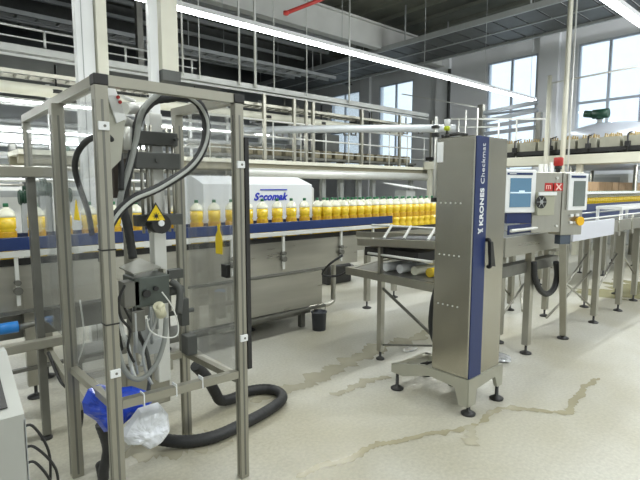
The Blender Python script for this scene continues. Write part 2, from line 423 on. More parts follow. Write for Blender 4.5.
for k, (x0, x1, z0, z1, y) in enumerate([(-1.2, 0.9, 0, 2.9, 12.6), (1.2, 2.6, 0, 2.4, 12.6), (3.0, 4.3, 0, 2.7, 12.5), (4.8, 6.3, 0, 2.2, 12.5), (6.8, 8.2, 0, 2.6, 12.6)]):
    t = thing('machine_cabinet', ['widest', 'second from left', 'third', 'lowest', 'rightmost'][k] + ' pale machine cabinet behind the pipe rack under the mezzanine', 'cabinet', ((x0 + x1) / 2, y, 0))
    obj('body', box(nb(), x0, x1, y, y + .9, z0, z1, .02), [PAINTW, LALU][k % 2], t)
    n = 3
    for q in range(n):
        a = x0 + .08 + q * (x1 - x0 - .1) / n
        d = obj('door', box(nb(), a, a + (x1 - x0 - .1) / n - .06, y - .03, y, 1.4, z1 - .15), [GREYP, DGREY][(q + k) % 2], t)
# under-mezzanine tubes
for k, (z, y, x0, x1) in enumerate([(3.12, 9.9, -2, 3.4), (2.62, 10.0, -2, 4.2), (2.45, 10.2, .9, 4.4), (2.9, 9.9, 4.2, 7.0)]):
    t = thing('batten_light', ['topmost', 'middle', 'lowest', 'rightmost'][k] + ' lit batten light under the mezzanine', 'light', ((x0 + x1) / 2, y, z))
    obj('light_tube', box(nb(), x0, x1, y - .03, y + .03, z - .03, z), TUBEL, t)
    obj('housing', box(nb(), x0, x1, y - .04, y + .04, z, z + .04), WHITE, t)
    g = nb(); rod(g, (x0 + .3, y, z + .04), (x0 + .3, y, 3.74 if x1 < 5.6 else 3.26), .008, 6); rod(g, (x1 - .3, y, z + .04), (x1 - .3, y, 3.74 if x1 < 5.6 else 3.26), .008, 6)
    obj('hanger', g, GREYP, t)
for k, (hx, hy) in enumerate(((11.0, -1.5), (7.5, -2.5), (3.5, -2.5))):  # fill lamps added out of view to brighten the window wall
    t = thing('added_fill_lamp', ('nearest the window wall', 'middle', 'farthest from the window wall')[k] + ' added fill lamp out of view under the roof', 'lamp', (hx, hy, 6.5))
    obj('housing', box(nb(), hx - .35, hx + .35, hy - .35, hy + .35, 6.5, 6.62, .01), WHITE, t)
    obj('stem', rod(nb(), (hx, hy, 6.62), (hx, hy, 7.27), .02, 8), GREYP, t)
    d_ = Vector((16, 8, 5)) - Vector((hx, hy, 6.3))
    area('added_fill_light', (hx, hy, 6.46), .6, .6, (420, 160, 80)[k], rot=(0, 0, 0) if k else d_.to_track_quat('-Z', 'Y').to_euler(), col=(.96, .98, 1))
area('mezzanine_lamp', (2.5, 10.3, 3.3), 9, .1, 80, col=(.93, .97, 1))

# hanging rods and roof services
for (px, r) in [(p, q) for p, q in zip([(4.335,8.9,4.601),(5.606,8.9,4.865),(6.004,8.9,4.947),(6.503,8.9,5.051),(7.448,8.9,5.247),(8.853,8.9,5.538),(4.692,8.9,4.675)], (.02, .022, .03, .012, .012, .02, .012))]:
    single('drop_rod', rod(nb(), (px[0], MY - .05, 3.76), (px[0], MY - .05, 7.28), r, 8), LALU, 'thin vertical rod hanging from the roof to the mezzanine beam', 'rod', (px[0], MY, 3.8), 'drop rods over the mezzanine beam')
single('service_post', box(nb(), .90 * 1.28, .90 * 1.28 + .12, 9.3, 9.45, 3.84, 7.28), DSTEEL, 'dark double post rising from the mezzanine deck at far left', 'post', (1.2, 9.4, 3.84))
single('service_post', box(nb(), (3.663,9.4,4.58)[0] - .05, (3.663,9.4,4.58)[0] + .06, 9.3, 9.42, 3.84, 7.28), DSTEEL, 'dark post on the mezzanine deck between the two tall pillars', 'post', (2, 9.4, 3.84))
b = nb(); tube(b, [(5.586,7.3,4.781),(6.413,7.3,5.211),(7.282,7.3,5.696)], .035, 12, False); lathe(b, [(.05, -.03), (.05, .03)], (5.586,7.3,4.781), 12)
single('sprinkler_pipe', b, REDP, 'short red sprinkler pipe near the top of the picture', 'pipe', (5.586,7.3,4.781))
g = nb()
for q in range(5):
    y = 12 + q * 1.4
    box(g, -5.9, 12.2, y, y + .1, 6.4 + .05 * q, 6.5 + .05 * q)
single('roof_duct', g, GREYP, 'parallel grey purlins under the dark roof at the back left', 'beam', (3, 12, 6.4))
for q, (z, y) in enumerate(((5.5, 13.0), (5.9, 15.0))):
    t = thing('cable_tray', ('nearer', 'farther')[q] + ' cable tray with hangers in the dark above the mezzanine', 'tray', (4, y, z))
    g = nb(); box(g, -5.8, 12.2, y, y + .04, z, z + .1); box(g, -5.8, 12.2, y + .4, y + .44, z, z + .1); obj('side', g, GREYP, t)
    for k in range(40): obj('rung', box(nb(), -5.6 + k * .44, -5.56 + k * .44, y + .04, y + .4, z + .02, z + .05), GREYP, t)
    for k in range(8): obj('hanger', rod(nb(), (-5 + k * 2.3, y + .02, z + .1), (-5 + k * 2.3, y + .02, 7.27), .015, 6), GREYP, t)

# tall pillars
for (label, a, m2, c, yy, ztop) in (('tall white boxed pillar with a cream edge, left of the two pillars', [(1.368,5.2,2.264),(1.554,5.2,2.281),(1.698,5.2,2.889)], PAINTW, CREAM, 5.2, 7.28),):
    t = thing('pillar', label, 'pillar', (1.45, 5.3, 0))
    obj('casing', box(nb(), 1.42, 1.585, 5.2, 5.30, 0, 7.27), m2, t)
    obj('edge_post', box(nb(), 1.60, 1.70, 5.16, 5.3, 2.3, 7.27), c, t)
    g = nb(); box(g, 1.47, 1.475, 5.19, 5.2, 0, 7.28); obj('seam', g, GREYP, t)
t = thing('pillar', 'tall pillar with cream box post ending in a dark sleeve, right of the two pillars', 'pillar', (2.2, 5.3, 0))
obj('casing', box(nb(), 2.15, 2.24, 5.2, 5.28, 0, 7.27), PAINTW, t)
obj('box_post', box(nb(), 2.265, 2.45, 5.16, 5.28, 2.88, 7.27), CREAM, t)
obj('sleeve', box(nb(), 2.25, 2.465, 5.14, 5.30, 2.76, 2.88, .01), DGREY, t)

# right: elevated platform (B)
pb = thing('elevated_platform', 'cream elevated platform on posts below the right windows', 'platform', (12.4, 3, 2.2))
g = nb(); box(g, 12, 12.75, -4, 8.9, 2.16, 2.38); obj('deck_beam', g, CREAM, pb)
for y in (-2.5, .5, 2.9, 4.55, 6.9, 8.8):
    obj('post', box(nb(), 12.1, 12.22, y - .06, y + .06, 0, 2.16), CREAM, pb)
for y in (-2.5, 2.9, 6.9):
    obj('post', box(nb(), 12.6, 12.72, y - .06, y + .06, 0, 2.16), CREAM, pb)
cvb = thing('upper_conveyor', 'elevated conveyor with black edge carrying crates before the windows', 'conveyor', (12.3, 3, 2.4))
g = nb(); box(g, 12.05, 12.1, -4, 8.9, 2.42, 2.52); box(g, 12.6, 12.65, -4, 8.9, 2.42, 2.52); obj('side_rail', g, BLACK, cvb)
g = nb(); box(g, 12.1, 12.6, -4, 8.9, 2.46, 2.5)
for k in range(12): box(g, 12.2, 12.5, -3.8 + k * 1.1, -3.74 + k * 1.1, 2.38, 2.46)
obj('belt', g, DGREY, cvb)
t = thing('crate', 'cream crate of bottles on the elevated conveyor before the windows', 'crate', (12.35, 3.0, 2.5), 'crates on the elevated conveyor')
g = nb(); box(g, 12.12, 12.58, 3.0 - .2, 3.2, 2.5, 2.53); box(g, 12.12, 12.14, 2.8, 3.2, 2.53, 2.75); box(g, 12.56, 12.58, 2.8, 3.2, 2.53, 2.75); box(g, 12.14, 12.56, 2.8, 2.82, 2.53, 2.75); box(g, 12.14, 12.56, 3.18, 3.2, 2.53, 2.75)
obj('shell', g, mat('crate_plastic', (.42, .41, .33), .5, 0, .25, 3), t)
g = nb()
for a in range(3):
    for c in range(3): lathe(g, [(.045, 0), (.045, .22), (.018, .26), (.018, .31)], (12.22 + a * .13, 2.88 + c * .12, 2.53), 8)
obj('content', g, mat('amber_mix', (0.34, 0.25, 0.09), .4, 0, .5, 12), t)
for k in range(13):
    if k == 5: t0 = t; continue
    dup(t, (12.35, 3.0 + (k - 5) * .47, 2.5))
for y in (3.55, 4.35, 5.2, 6.1, 7.0, 7.9, 2.6):
    t = thing('guide_bracket', 'black guide bracket beside the crates on the elevated conveyor', 'bracket', (12.03, y, 2.4), 'guide brackets of the elevated conveyor')
    g = nb(); rod(g, (12.02, y, 2.38), (12.02, y, 2.78), .02, 8); rod(g, (12.02, y, 2.78), (12.35, y, 2.86), .015, 8); obj('arm', g, BLACK, t)
    obj('clamp', box(nb(), 11.98, 12.06, y - .05, y + .05, 2.5, 2.62), BLACK, t)
# tank dome with motor
tk = thing('mixing_tank', 'pale domed tank lid with green motor beyond the elevated conveyor', 'tank', (13.9, 4.2, 2.38))
g = nb(); lathe(g, [(1.15, 0), (1.15, .38), (1.0, .52), (.6, .64), (.12, .69), (0.0, .69)], (13.95, 4.45, 2.58), 32); lathe(g, [(1.0, -.5), (1.15, 0)], (13.95, 4.45, 2.58), 32)
for (dx, dy) in ((.7, .7), (-.7, .7), (.7, -.6), (-.7, -.75)): obj('leg', rod(nb(), (13.95 + dx, 4.45 + dy, 0), (13.95 + dx, 4.45 + dy, 2.15), .05, 10), STEEL, tk)
obj('vessel', g, mat('tank_shell', (0.60, 0.64, 0.72), .35, .3, .08, 3), tk)
g = nb(); lathe(g, [(.09, 0), (.09, .14), (.06, .14), (.06, .26)], (13.9, 4.78, 3.15), 14); obj('gearbox', g, GREYP, tk)
g = nb(); rod(g, (13.9, 4.58, 3.52), (13.9, 4.95, 3.52), .12, 14); rod(g, (13.9, 4.95, 3.52), (13.9, 5.16, 3.56), .09, 14); rod(g, (13.9, 4.78, 3.38), (13.9, 4.78, 3.46), .09, 12)
obj('motor', g, DGREEN, tk)
# pole(s) on right
single('roof_pole', rod(nb(), (11.75, 4.79, 0), (11.75, 4.79, 7.27), .058, 12), CREAM, 'thick pale vertical pipe running up to the roof by the right window', 'pole', (11.75, 4.93, 0))
single('roof_pole', rod(nb(), (11.75, 4.66, 0), (11.75, 4.66, 7.27), .02, 8), LALU, 'thin pipe running up beside the thick pale vertical pipe', 'pole', (11.75, 4.78, 0))
single('short_pole', rod(nb(), (11.85, 5.22, 0), (11.85, 5.22, 4.25), .05, 12), CREAM, 'shorter pale pole left of the thick vertical pipe', 'pole', (11.85, 5.32, 0))
b = nb(); rod(b, (11.85,5.164,4.073), (11.85,3.368,4.132), .02, 8); rod(b, (11.85,5.164,4.073), (11.85, (11.85,5.164,4.073)[1], 2.38), .02, 8)
single('sensor_rail', b, LALU, 'thin rail crossing in front of the right window', 'rail', (11.85, 5.1, 2.38))
# railing frame in front of window 2
fr = thing('ladder_frame', 'grey barred frame standing before the middle window', 'frame', (12.68, 8, 2.38))
L0 = [(12.68,7.388,3.715),(12.68,7.379,3.492),(12.68,7.372,3.324),(12.68,7.364,3.128)]; L1 = [(12.68,5.86,3.82),(12.68,5.85,3.616),(12.68,5.839,3.386),(12.68,5.829,3.18)]
for a, c in zip(L0, L1): obj('bar', bar(nb(), a, c, .06, .10), mat('slate_paint', (.16, .18, .20), .5), fr)
obj('post', box(nb(), 12.62, 12.73, L1[0][1] - .12, L1[0][1], 2.38, 3.55), DSTEEL, fr)
obj('post', box(nb(), 12.60, 12.74, L0[0][1], L0[0][1] + .16, 2.38, 3.95), DSTEEL, fr)
dpx = (15.8,10.679,5.969)
single('downpipe', rod(nb(), (15.8, dpx[1], 0), (15.8, dpx[1], 6.0), .06, 10), DGREY, 'dark downpipe on the wall beside the pilaster between the windows', 'pipe', (15.8, dpx[1], 0))
rl2 = thing('platform_railing', 'thin white handrail on the elevated platform beside the tower', 'railing', (12.1, 7, 2.38))
g = nb(); bar(g, (12.1,9.888,4.523), (12.1,7.297,3.807), .03); bar(g, (12.1,8.115,3.571), (12.1,5.399,3.286), .04); bar(g, (12.1,8.107,3.345), (12.1,6.571,3.202), .03)
obj('rail', g, LALU, rl2)
for p in [(12.1,7.604,3.763),(12.1,7.235,3.773),(12.1,6.114,3.361),(12.1,6.605,3.335),(12.1,7.819,3.54)]:
    obj('post', rod(nb(), (12.1, p[1], 2.38), (12.1, p[1], p[2]), .022, 8), LALU, rl2)

# far right line: second bottle line + cartons
FY = 3.05
fc = thing('bottle_conveyor', 'far bottle conveyor with blue side guard at the right edge', 'conveyor', (11, FY, 0))
obj('bed', box(nb(), 7.6, 15.6, FY, FY + .5, 1.0, 1.08), STEELH, fc)
obj('side_guard', box(nb(), 7.6, 15.6, FY - .06, FY - .03, 1.06, 1.34), BLUE, fc)
obj('lower_side', box(nb(), 7.6, 15.6, FY - .03, FY, .92, 1.16), STEELH, fc)
obj('top_cover', box(nb(), 7.6, 15.6, FY - .02, FY + .5, 1.50, 1.54), WHITE, fc)
g = nb()
for k in range(5): rod(g, (8 + k * 1.8, FY + .45, 1.08), (8 + k * 1.8, FY + .45, 1.5), .02, 8)
obj('cover_post', g, STEEL, fc)
for k in range(5):
    for yy in (FY + .05, FY + .45):
        l = obj('leg', box(nb(), 7.9 + k * 1.7, 7.96 + k * 1.7, yy - .03, yy + .03, .1, 1.0), STEEL, fc)
        obj('foot', foot_bm(7.93 + k * 1.7, yy), BLACK, l)
c2 = thing('carton_conveyor', 'low conveyor carrying brown cartons behind the far bottle line', 'conveyor', (12, 4.1, 0))
obj('bed', box(nb(), 9.6, 15.4, 4.05, 4.6, 1.4, 1.5), STEELH, c2)
for x in (9.8, 11.6, 13.4, 15.2):
    for y in (4.1, 4.55): obj('leg', box(nb(), x - .03, x + .03, y - .03, y + .03, 0, 1.4), STEEL, c2)
ct = single('carton', box(nb(), 9.7, 10.15, 4.1, 4.5, 1.5, 1.74, .008), CARD, 'brown cardboard carton on the conveyor behind the far bottle line', 'box', (9.9, 4.3, 1.5), 'cartons behind the far bottle line')
for k in range(1, 12): dup(ct, (9.9 + k * .47, 4.3, 1.5))
t = thing('machine_cabinet', 'tall grey cabinet standing under the elevated platform at right', 'cabinet', (15.4, 5.4, 0))
obj('body', box(nb(), 15.15, 15.8, 4.4, 6.6, 0, 2.0, .02), LGREY, t); obj('door', box(nb(), 15.12, 15.15, 4.6, 5.4, .3, 1.9), GREYP, t); obj('door', box(nb(), 15.12, 15.15, 5.5, 6.4, .3, 1.9), GREYP, t)

# ================================================================ MAIN BOTTLE LINE
mc = thing('bottle_conveyor', 'long stainless bottle conveyor with blue guard rail crossing the left half', 'conveyor', (2.6, 4.3, 0))
g = nb(); box(g, -1.6, 7.4, 4.12, 4.52, .99, 1.02); obj('belt', g, DGREY, mc)
g = nb(); box(g, -1.6, 4.2, 4.085, 4.11, .70, 1.03); box(g, 4.2, 7.4, 4.085, 4.11, .84, 1.03); box(g, -1.6, 7.4, 4.53, 4.555, .8, 1.03); obj('side_plate', g, STEELH, mc)
g = nb(); box(g, -1.6, 4.79, 4.03, 4.05, 1.15, 1.245, .004); obj('guard_rail', g, BLUE, mc)
obj('gap_shade_strip', box(nb(), -1.6, 7.4, 4.113, 4.12, 1.03, 1.082), BLACK, mc)  # black strip painted in for the shade in the gap under the wear strip
g = nb(); box(g, -1.6, 4.75, 4.035, 4.06, 1.10, 1.145, .004); obj('wear_strip', g, LALU, mc)
g = nb(); box(g, -1.6, 4.79, 4.47, 4.49, 1.15, 1.24); obj('rear_guard', g, BLUE, mc)
g = nb(); box(g, -1.6, 3.65, 4.06, 4.09, .675, .70); box(g, -1.6, 3.65, 4.05, 4.09, .235, .26); obj('ledge', g, DSTEEL, mc)
xs = [1.05, 1.85, 2.35, 2.60, 3.62]
for a, c in ((1.87, 2.595), (2.615, 3.617)):
    obj('lower_panel', box(nb(), a, c, 4.08, 4.10, .27, .665, .004), STEELH, mc)
for a in (2.42, 3.05, 3.9, 1.72, .62, 4.45):
    bk = obj('rail_bracket', box(nb(), a - .012, a + .012, 4.05, 4.075, .74, 1.15), LALU, mc)
    g = nb(); rod(g, (a, 4.03, .85), (a, 4.09, .85), .03, 10); rod(g, (a, 4.03, .91), (a, 4.09, .91), .022, 10); obj('clamp_knob', g, DSTEEL, bk)
for (x, y) in ((.70, 4.11), (.86, 4.5), (3.78, 4.35), (4.63, 4.32), (-1.0, 4.2), (1.9, 4.5), (2.9, 4.5), (6.2, 4.35), (5.4, 4.5), (7.2, 4.3)):
    w_ = .05 if x < 3 else .035
    l = obj('leg', box(nb(), x - w_, x + w_, y - .03, y + .03, .10, .86), STEEL, mc)
    obj('foot', foot_bm(x, y, .06), BLACK, l)
obj('cable_tray', box(nb(), -1.6, 1.85, 4.2, 4.4, .46, .64), DSTEEL, mc)
dr = nb(); box(dr, 1.0, 3.5, 4.15, 4.45, .17, .24); box(dr, 1.0, 1.06, 4.2, 4.26, 0, .17); box(dr, 3.4, 3.46, 4.2, 4.26, 0, .17)
obj('drip_tray', dr, DSTEEL, mc)
# kink pipe near leg x=3.9
pipe([(3.95, 4.25, .85), (3.95, 4.25, .35), (3.9, 4.25, .2), (3.5, 4.25, .2), (2.4, 4.25, .14)], .03, STEEL, 'bent steel drain pipe under the bottle conveyor end', 'drain_pipe')
bk = thing('bucket', 'small dark grey bucket on the floor under the bottle conveyor', 'bucket', (3.5, 4.02, 0))
g = nb(); lathe(g, [(.075, 0), (.085, .2), (.09, .2), (.09, .215), (.075, .215), (.07, .02), (0, .02)], (3.5, 4.0, 0), 18); obj('tub', g, mat('bucket_plastic', (.05, .055, .07), .45, 0, .1), bk)
g = nb(); tube(g, [(3.41, 4.0, .2), (3.43, 3.98, .28), (3.5, 3.97, .31), (3.57, 3.98, .28), (3.59, 4.0, .2)], .005, 6); obj('handle', g, DSTEEL, bk)
# far floor clutter
t = thing('floor_motor', 'dark motor block on the floor beyond the bottle line', 'motor', (6.0, 7.0, 0))
p = (5.443,5.764,0)
g = nb(); box(g, p[0] - .2, p[0] + .35, p[1], p[1] + .35, 0, .32, .03); obj('casing', g, BLACK, t)
g = nb(); rod(g, (p[0] + .35, p[1] + .15, .17), (p[0] + .5, p[1] + .15, .17), .1, 12); obj('shaft_cover', g, DGREY, t)

# bottles
def bottle(label, loc, group):
    t = thing('drink_bottle', label, 'bottle', loc, group)
    x, y, z = loc
    g = nb(); lathe(g, [(.050, 0), (.060, .012), (.061, .10), (.048, .125), (.060, .15), (.061, .19)], (x, y, z), 14); obj('base', g, JUICE, t)
    g = nb(); lathe(g, [(.0615, .19), (.0625, .195), (.0625, .245), (.0615, .25)], (x, y, z), 14); obj('label_sleeve', g, LABEL, t)
    g = nb(); lathe(g, [(.061, .25), (.052, .262), (.061, .275), (.062, .36)], (x, y, z), 14); obj('body', g, JUICE, t)
    g = nb(); lathe(g, [(.062, .36), (.061, .375), (.054, .398), (.036, .42), (.02, .43), (.017, .445)], (x, y, z), 14); obj('shoulder', g, SHOULD, t)
    g = nb(); lathe(g, [(.019, .437), (.019, .462), (.016, .466), (0, .466)], (x, y, z), 12); obj('cap', g, GREEN, t)
    return t
b0 = bottle('yellow drink bottle spaced out on the bottle line left of the white dryer end', (0.42, 4.30, 1.02), 'bottles spaced out on the main line')
x = 0.42
while x < 3.6:
    x += .195
    dup(b0, (x, 4.30 + random.uniform(-.008, .008), 1.02))
G2 = 'bottles packed together on the main line'
x = 3.82
while x < 7.2:
    dup(b0, (x, 4.22, 1.02), 'yellow drink bottle packed in the double row right of the dryer', G2)
    dup(b0, (x + .069, 4.36, 1.02), 'yellow drink bottle packed in the double row right of the dryer', G2)
    x += .138
G3 = 'bottles on the far right line'
x = 7.75
while x < 12.6:
    dup(b0, (x, FY + .12, 1.08), 'yellow drink bottle on the far bottle line at the right edge', G3)
    x += .118

# Secomak dryer hood
sk = thing('air_dryer', 'pale grey dryer housing with blue lettering behind the spaced bottles', 'dryer', (3.1, 4.8, 0))
XA, XB = 2.40, 3.88
g = nb()
prism(g, [(XA, 4.5 + .07, 1.06), (XA, 4.57, 1.64), (XA, 4.85, 1.735), (XA, 5.1, 1.735), (XA, 5.1, 1.06)], (XB - XA, 0, 0))
obj('hood', g, mat('dryer_paint', (0.72, 0.75, 0.78), .4, 0, .03, 3), sk)
obj('end_cap', prism(nb(), [(XB, 4.59, 1.08), (XB, 4.59, 1.60), (XB, 4.86, 1.69), (XB, 5.08, 1.69), (XB, 5.08, 1.08)], (.05, 0, 0)), LGREY, sk)
obj('base', box(nb(), XA + .1, XB - .1, 4.62, 5.08, 0.0, 1.06), STEELH, sk)
tb = text_bm('Secomak', .19, .35, .002, .0075, 1.08)
p0 = (3.02,4.565,1.432); p1 = (3.502,4.565,1.422)
vs = [v.co.x for v in tb.verts]; s_ = (p1[0] - p0[0]) / (max(vs) - min(vs))
xf(tb, Matrix.Translation((p0[0], 4.566, p0[2] + .03)) @ Matrix.Rotation(PI / 2, 4, 'X') @ Matrix.Diagonal((s_, s_, 1, 1)))
obj('lettering', tb, mat('blue_lettering', (0.01, 0.03, 0.45), .4), sk)
g = nb(); p2 = (3.049,4.565,1.539); p3 = (3.488,4.565,1.535)
box(g, p2[0] + .06, p3[0], 4.560, 4.567, p2[2] + .035, p2[2] + .048); obj('logo_stripe', g, MATS['blue_lettering'], sk)

# ================================================================ REJECT TABLE beside the tower
tb_ = thing('reject_table', 'stainless roller table between the bottle line and the tower', 'table', (3.7, 3.2, 0))
g = nb(); bar(g, (3.3, 3.2, 1.085), (3.3, 2.2, 1.14), .03, .065); bar(g, (4.05, 3.95, 1.06), (4.05, 2.5, 1.125), .03, .06)
obj('top_rail', g, STEEL, tb_)
g = nb(); bar(g, (3.3, 3.35, .79), (3.3, 1.95, .77), .04, .07); bar(g, (4.1, 3.6, .79), (4.1, 2.5, .775), .04, .07); bar(g, (3.3, 3.3, .79), (4.1, 3.5, .79), .04, .06)
obj('lower_frame', g, STEEL, tb_)
g = nb()
for k in range(12):
    y = 3.15 - k * .055; z = 1.085 + k * .003
    rod(g, (3.33, y, z), (4.03, y, z), .022, 8)
obj('roller', g, BLACK, tb_)['kind'] = 'stuff'
obj('interior_shade_slab', box(nb(), 3.34, 4.02, 2.52, 3.15, .96, 1.04), BLACK, tb_)  # black slab painting the shade inside the table, no belt there
g = nb(); box(g, 3.32, 4.08, 2.5, 3.4, .80, .815); box(g, 3.32, 3.85, 2.15, 2.5, .80, .815); obj('shelf', g, DSTEEL, tb_)
obj('middle_rail', rod(nb(), (3.3,3.071,0.991), (3.3,2.348,0.989), .012, 8), LALU, tb_)
gt = [(3.6,3.299,1.227),(3.6,3.037,1.242),(3.6,2.806,1.246),(3.6,2.538,1.235),(3.6,2.454,1.241)]; gb = [(3.36,2.927,1.14),(3.36,2.694,1.154),(3.36,2.437,1.162)]
g = nb(); rod(g, gt[0], gt[4], .011, 8)
for k in range(3): bar(g, gt[k + 1], gb[k], .02, .014)
obj('slanted_guard', g, LALU, tb_)
for (x, y) in ((3.31, 2.91), (4.08, 2.53), (3.31, 2.12)):
    l = obj('leg', box(nb(), x - .025, x + .025, y - .025, y + .025, .08, .78), STEEL, tb_)
    obj('foot', foot_bm(x, y, .04, .09), BLACK, l)
for bb in ((3.28, 3.32, 2.9, 2.93, .8, 1.06), (3.285, 3.32, 2.17, 2.22, .7, 1.15), (4.07, 4.11, 2.51, 2.55, .8, 1.08), (4.07, 4.11, 3.38, 3.42, .8, 1.06)): obj('upright', box(nb(), *bb), STEEL, tb_)
g = nb(); bar(g, (3.31, 2.89, .68), (3.31, 2.22, .3), .018, .02); bar(g, (3.32, 2.22, .3), (3.32, 2.89, .14), .014, .016); obj('brace', g, DSTEEL, tb_)
for k in range(5):
    y = 2.95 - k * .15; x = 3.62 + .02 * k
    t = thing('wrapped_bottle', 'bottle in crumpled clear film lying in the row on the reject table shelf', 'bottle', (x, y, .815), 'wrapped bottles on the reject table')
    g = nb(); rod(g, (x - .2, y, .858), (x + .12, y, .858), .042, 12); obj('body', g, [WHITE, WHITE, SHOULD, JUICE, WHITE][k], t)
    g = nb(); tube(g, [(x + .12, y, .858), (x + .18, y, .858)], .022, 10, False); obj('neck', g, WHITE, t)
single('dark_box', box(nb(), 3.36, 3.7, 2.18, 2.28, .815, .90, .005), BLACK, 'flat dark box on the reject table shelf beside the tower', 'box', (3.5, 2.2, .815))
pipe([(3.25,2.258,0.816),(3.25,2.301,0.642),(3.25,2.305,0.43),(3.25,2.232,0.303),(3.25,2.157,0.339),(3.25,2.143,0.507)], .02, RUBBER, 'black hose hanging beside the steel tower', 'hose')
pipe([(3.22, 3.33, .95), (3.15, 3.45, .85), (3.2, 3.6, .72), (3.35, 3.55, .70), (3.32, 3.35, .78)], .012, RUBBER, 'thin black cable loop at the left corner of the reject table', 'cable')

# ================================================================ TOWER
tw = thing('checking_tower', 'tall stainless tower with navy strip lettered KRONES Checkmat', 'tower', (3.12, 1.9, 0))
TX0, TX1, TY0, TY1, TZ0, TZ1 = 2.90, 3.335, 1.745, 2.045, .27, 1.95
obj('cabinet', box(nb(), TX0, TX1, TY0, TY1, TZ0, TZ1, .006), TOWER, tw)
s0 = TX0 + .012; s1 = TX0 + .165
obj('navy_strip', box(nb(), s0, s1, TY0 - .006, TY0 + .002, TZ0, TZ1 - .004), NAVY, tw)
tb = text_bm('KRONES ', .085, 0, .0015, .0025, 1.05)
def place_text(tb, x, z, length, sub=None):
    vs = [v.co.x for v in tb.verts]; s = length / (max(vs) - min(vs)); m0 = min(vs)
    # text x axis -> world +z, text y axis -> world -x, facing -y
    Mx = Matrix(((0, -1, 0, 0), (0, 0, -1, 0), (1, 0, 0, 0), (0, 0, 0, 1)))
    xf(tb, Matrix.Translation((x, TY0 - .0075, z)) @ Mx @ Matrix.Diagonal((s, s, 1, 1)) @ Matrix.Translation((-m0, 0, 0)))
    return tb
place_text(tb, TX0 + .118, 1.345, .255); obj('lettering', tb, WHITE, tw)
tb = text_bm('Checkmat', .085, 0, .0012, -.0005, 1.05); place_text(tb, TX0 + .118, 1.63, .27); obj('lettering', tb, WHITE, tw)
g = nb()
for (a, c) in (((.06, 1.29), (.085, 1.315)), ((.085, 1.315), (.12, 1.302)), ((.06, 1.325), (.082, 1.298)), ((.082, 1.298), (.12, 1.322))):
    bar(g, (TX0 + a[0], TY0 - .008, a[1]), (TX0 + c[0], TY0 - .008, c[1]), .003, .009, up=(1, 0, 0))
obj('logo', g, WHITE, tw)
g = nb()
for zz in ((2.9,1.942,1.496)[2], (2.9,1.929,1.129)[2], (2.9,1.917,0.77)[2]):
    for k in range(5): rod(g, (TX0 - .004, 2.0 - k * .04, zz), (TX0 + .002, 2.0 - k * .04, zz), .0055, 8)
obj('screw', g, LALU, tw)
obj('tag_plate', box(nb(), TX0 - .004, TX0 + .001, 1.99, 2.04, 1.78, 1.92), WHITE, tw)
h = nb(); tube(h, [(3.075, TY0 - .005, 1.24), (3.075, TY0 - .03, 1.235), (3.08, TY0 - .035, 1.15), (3.09, TY0 - .035, 1.06), (3.095, TY0 - .012, 1.05)], .014, 10); prism(h, [(3.06, TY0 - .03, 1.23), (3.09, TY0 - .03, 1.23), (3.135, TY0 - .03, 1.05), (3.075, TY0 - .03, 1.06)], (0, -.02, 0))
obj('door_handle', h, BLACK, tw)
# base frame with three splayed feet
BM = mat('base_steel', (0.50, 0.50, 0.44), .38, .75, .1, 5)
g = nb()
prism(g, [(TX0 - .01, 1.735, .27), (TX0 - .01, 1.735, .07), (TX0 - .01, 1.80, .07), (TX0 - .01, 1.84, .19), (TX0 - .01, 2.06, .205), (TX0 - .01, 2.30, .13), (TX0 - .01, 2.42, .13), (TX0 - .01, 2.42, .20), (TX0 - .01, 2.12, .27)], (.03, 0, 0))
prism(g, [(TX0, 1.73, .27), (TX0, 1.73, .07), (2.99, 1.73, .07), (3.01, 1.73, .18), (3.26, 1.73, .20), (3.30, 1.73, .11), (3.37, 1.73, .11), (3.37, 1.73, .27)], (0, .03, 0))
box(g, 3.34, 3.37, 1.76, 2.2, .15, .27); box(g, TX0 + .02, 3.34, 2.36, 2.42, .14, .19); box(g, TX0 + .02, 3.34, 1.76, 2.1, .24, .27); box(g, 3.30, 3.34, 2.1, 2.42, .14, .19)
obj('base_frame', g, BM, tw)
for (x, y, hh) in ((2.905, 2.37, .13), (2.945, 1.755, .09), (3.33, 1.75, .14), (3.32, 2.39, .14)):
    f = nb(); lathe(f, [(.05, 0), (.052, .012), (.03, .025), (.014, .035), (.012, hh)], (x, y, 0), 18); obj('foot', f, BLACK, tw)
g = nb(); bar(g, (3.1,2.277,0.179), (3.1,2.098,0.254), .035, .03); obj('pedal', g, BLACK, tw)
# warning beacon on a post behind the tower top
bc = thing('signal_beacon', 'white and yellow signal beacon on the top of the steel tower', 'lamp', (2.98, 2.06, 1.95))
g = nb(); lathe(g, [(.02, 0), (.02, .03), (.008, .03), (.008, .05)], (2.935, 1.99, 1.95), 12); obj('stem', g, BLACK, bc)
p = (2.948,2.06,2.096)
g = nb(); lathe(g, [(.018, 0), (.022, .02), (.02, .03)], (2.935, 1.99, 2.0), 14); obj('yellow_band', g, mat('lime_band', (.5, .6, .02), .3), bc)
g = nb(); lathe(g, [(.02, 0), (.022, .045), (.02, .05)], (2.935, 1.99, 2.03), 14); obj('white_dome', g, WHITE, bc)
g = nb(); lathe(g, [(.023, 0), (.023, .008), (0, .01)], (2.935, 1.99, 2.08), 14); obj('cap', g, BLACK, bc)
t = thing('cable_post', 'thin pale post with clamps rising behind the left edge of the tower', 'post', (2.905, 2.06, 1.5))
obj('post', rod(nb(), (2.905, 2.06, 1.5), (2.905, 2.06, 2.10), .010, 8), LALU, t)
for bb in ((2.89, 2.925, 2.045, 2.09, 1.96, 1.99), (2.89, 2.925, 2.045, 2.09, 2.02, 2.04), (2.89, 2.92, 2.045, 2.08, 1.5, 1.53)): obj('clamp', box(nb(), *bb), BLACK, t)
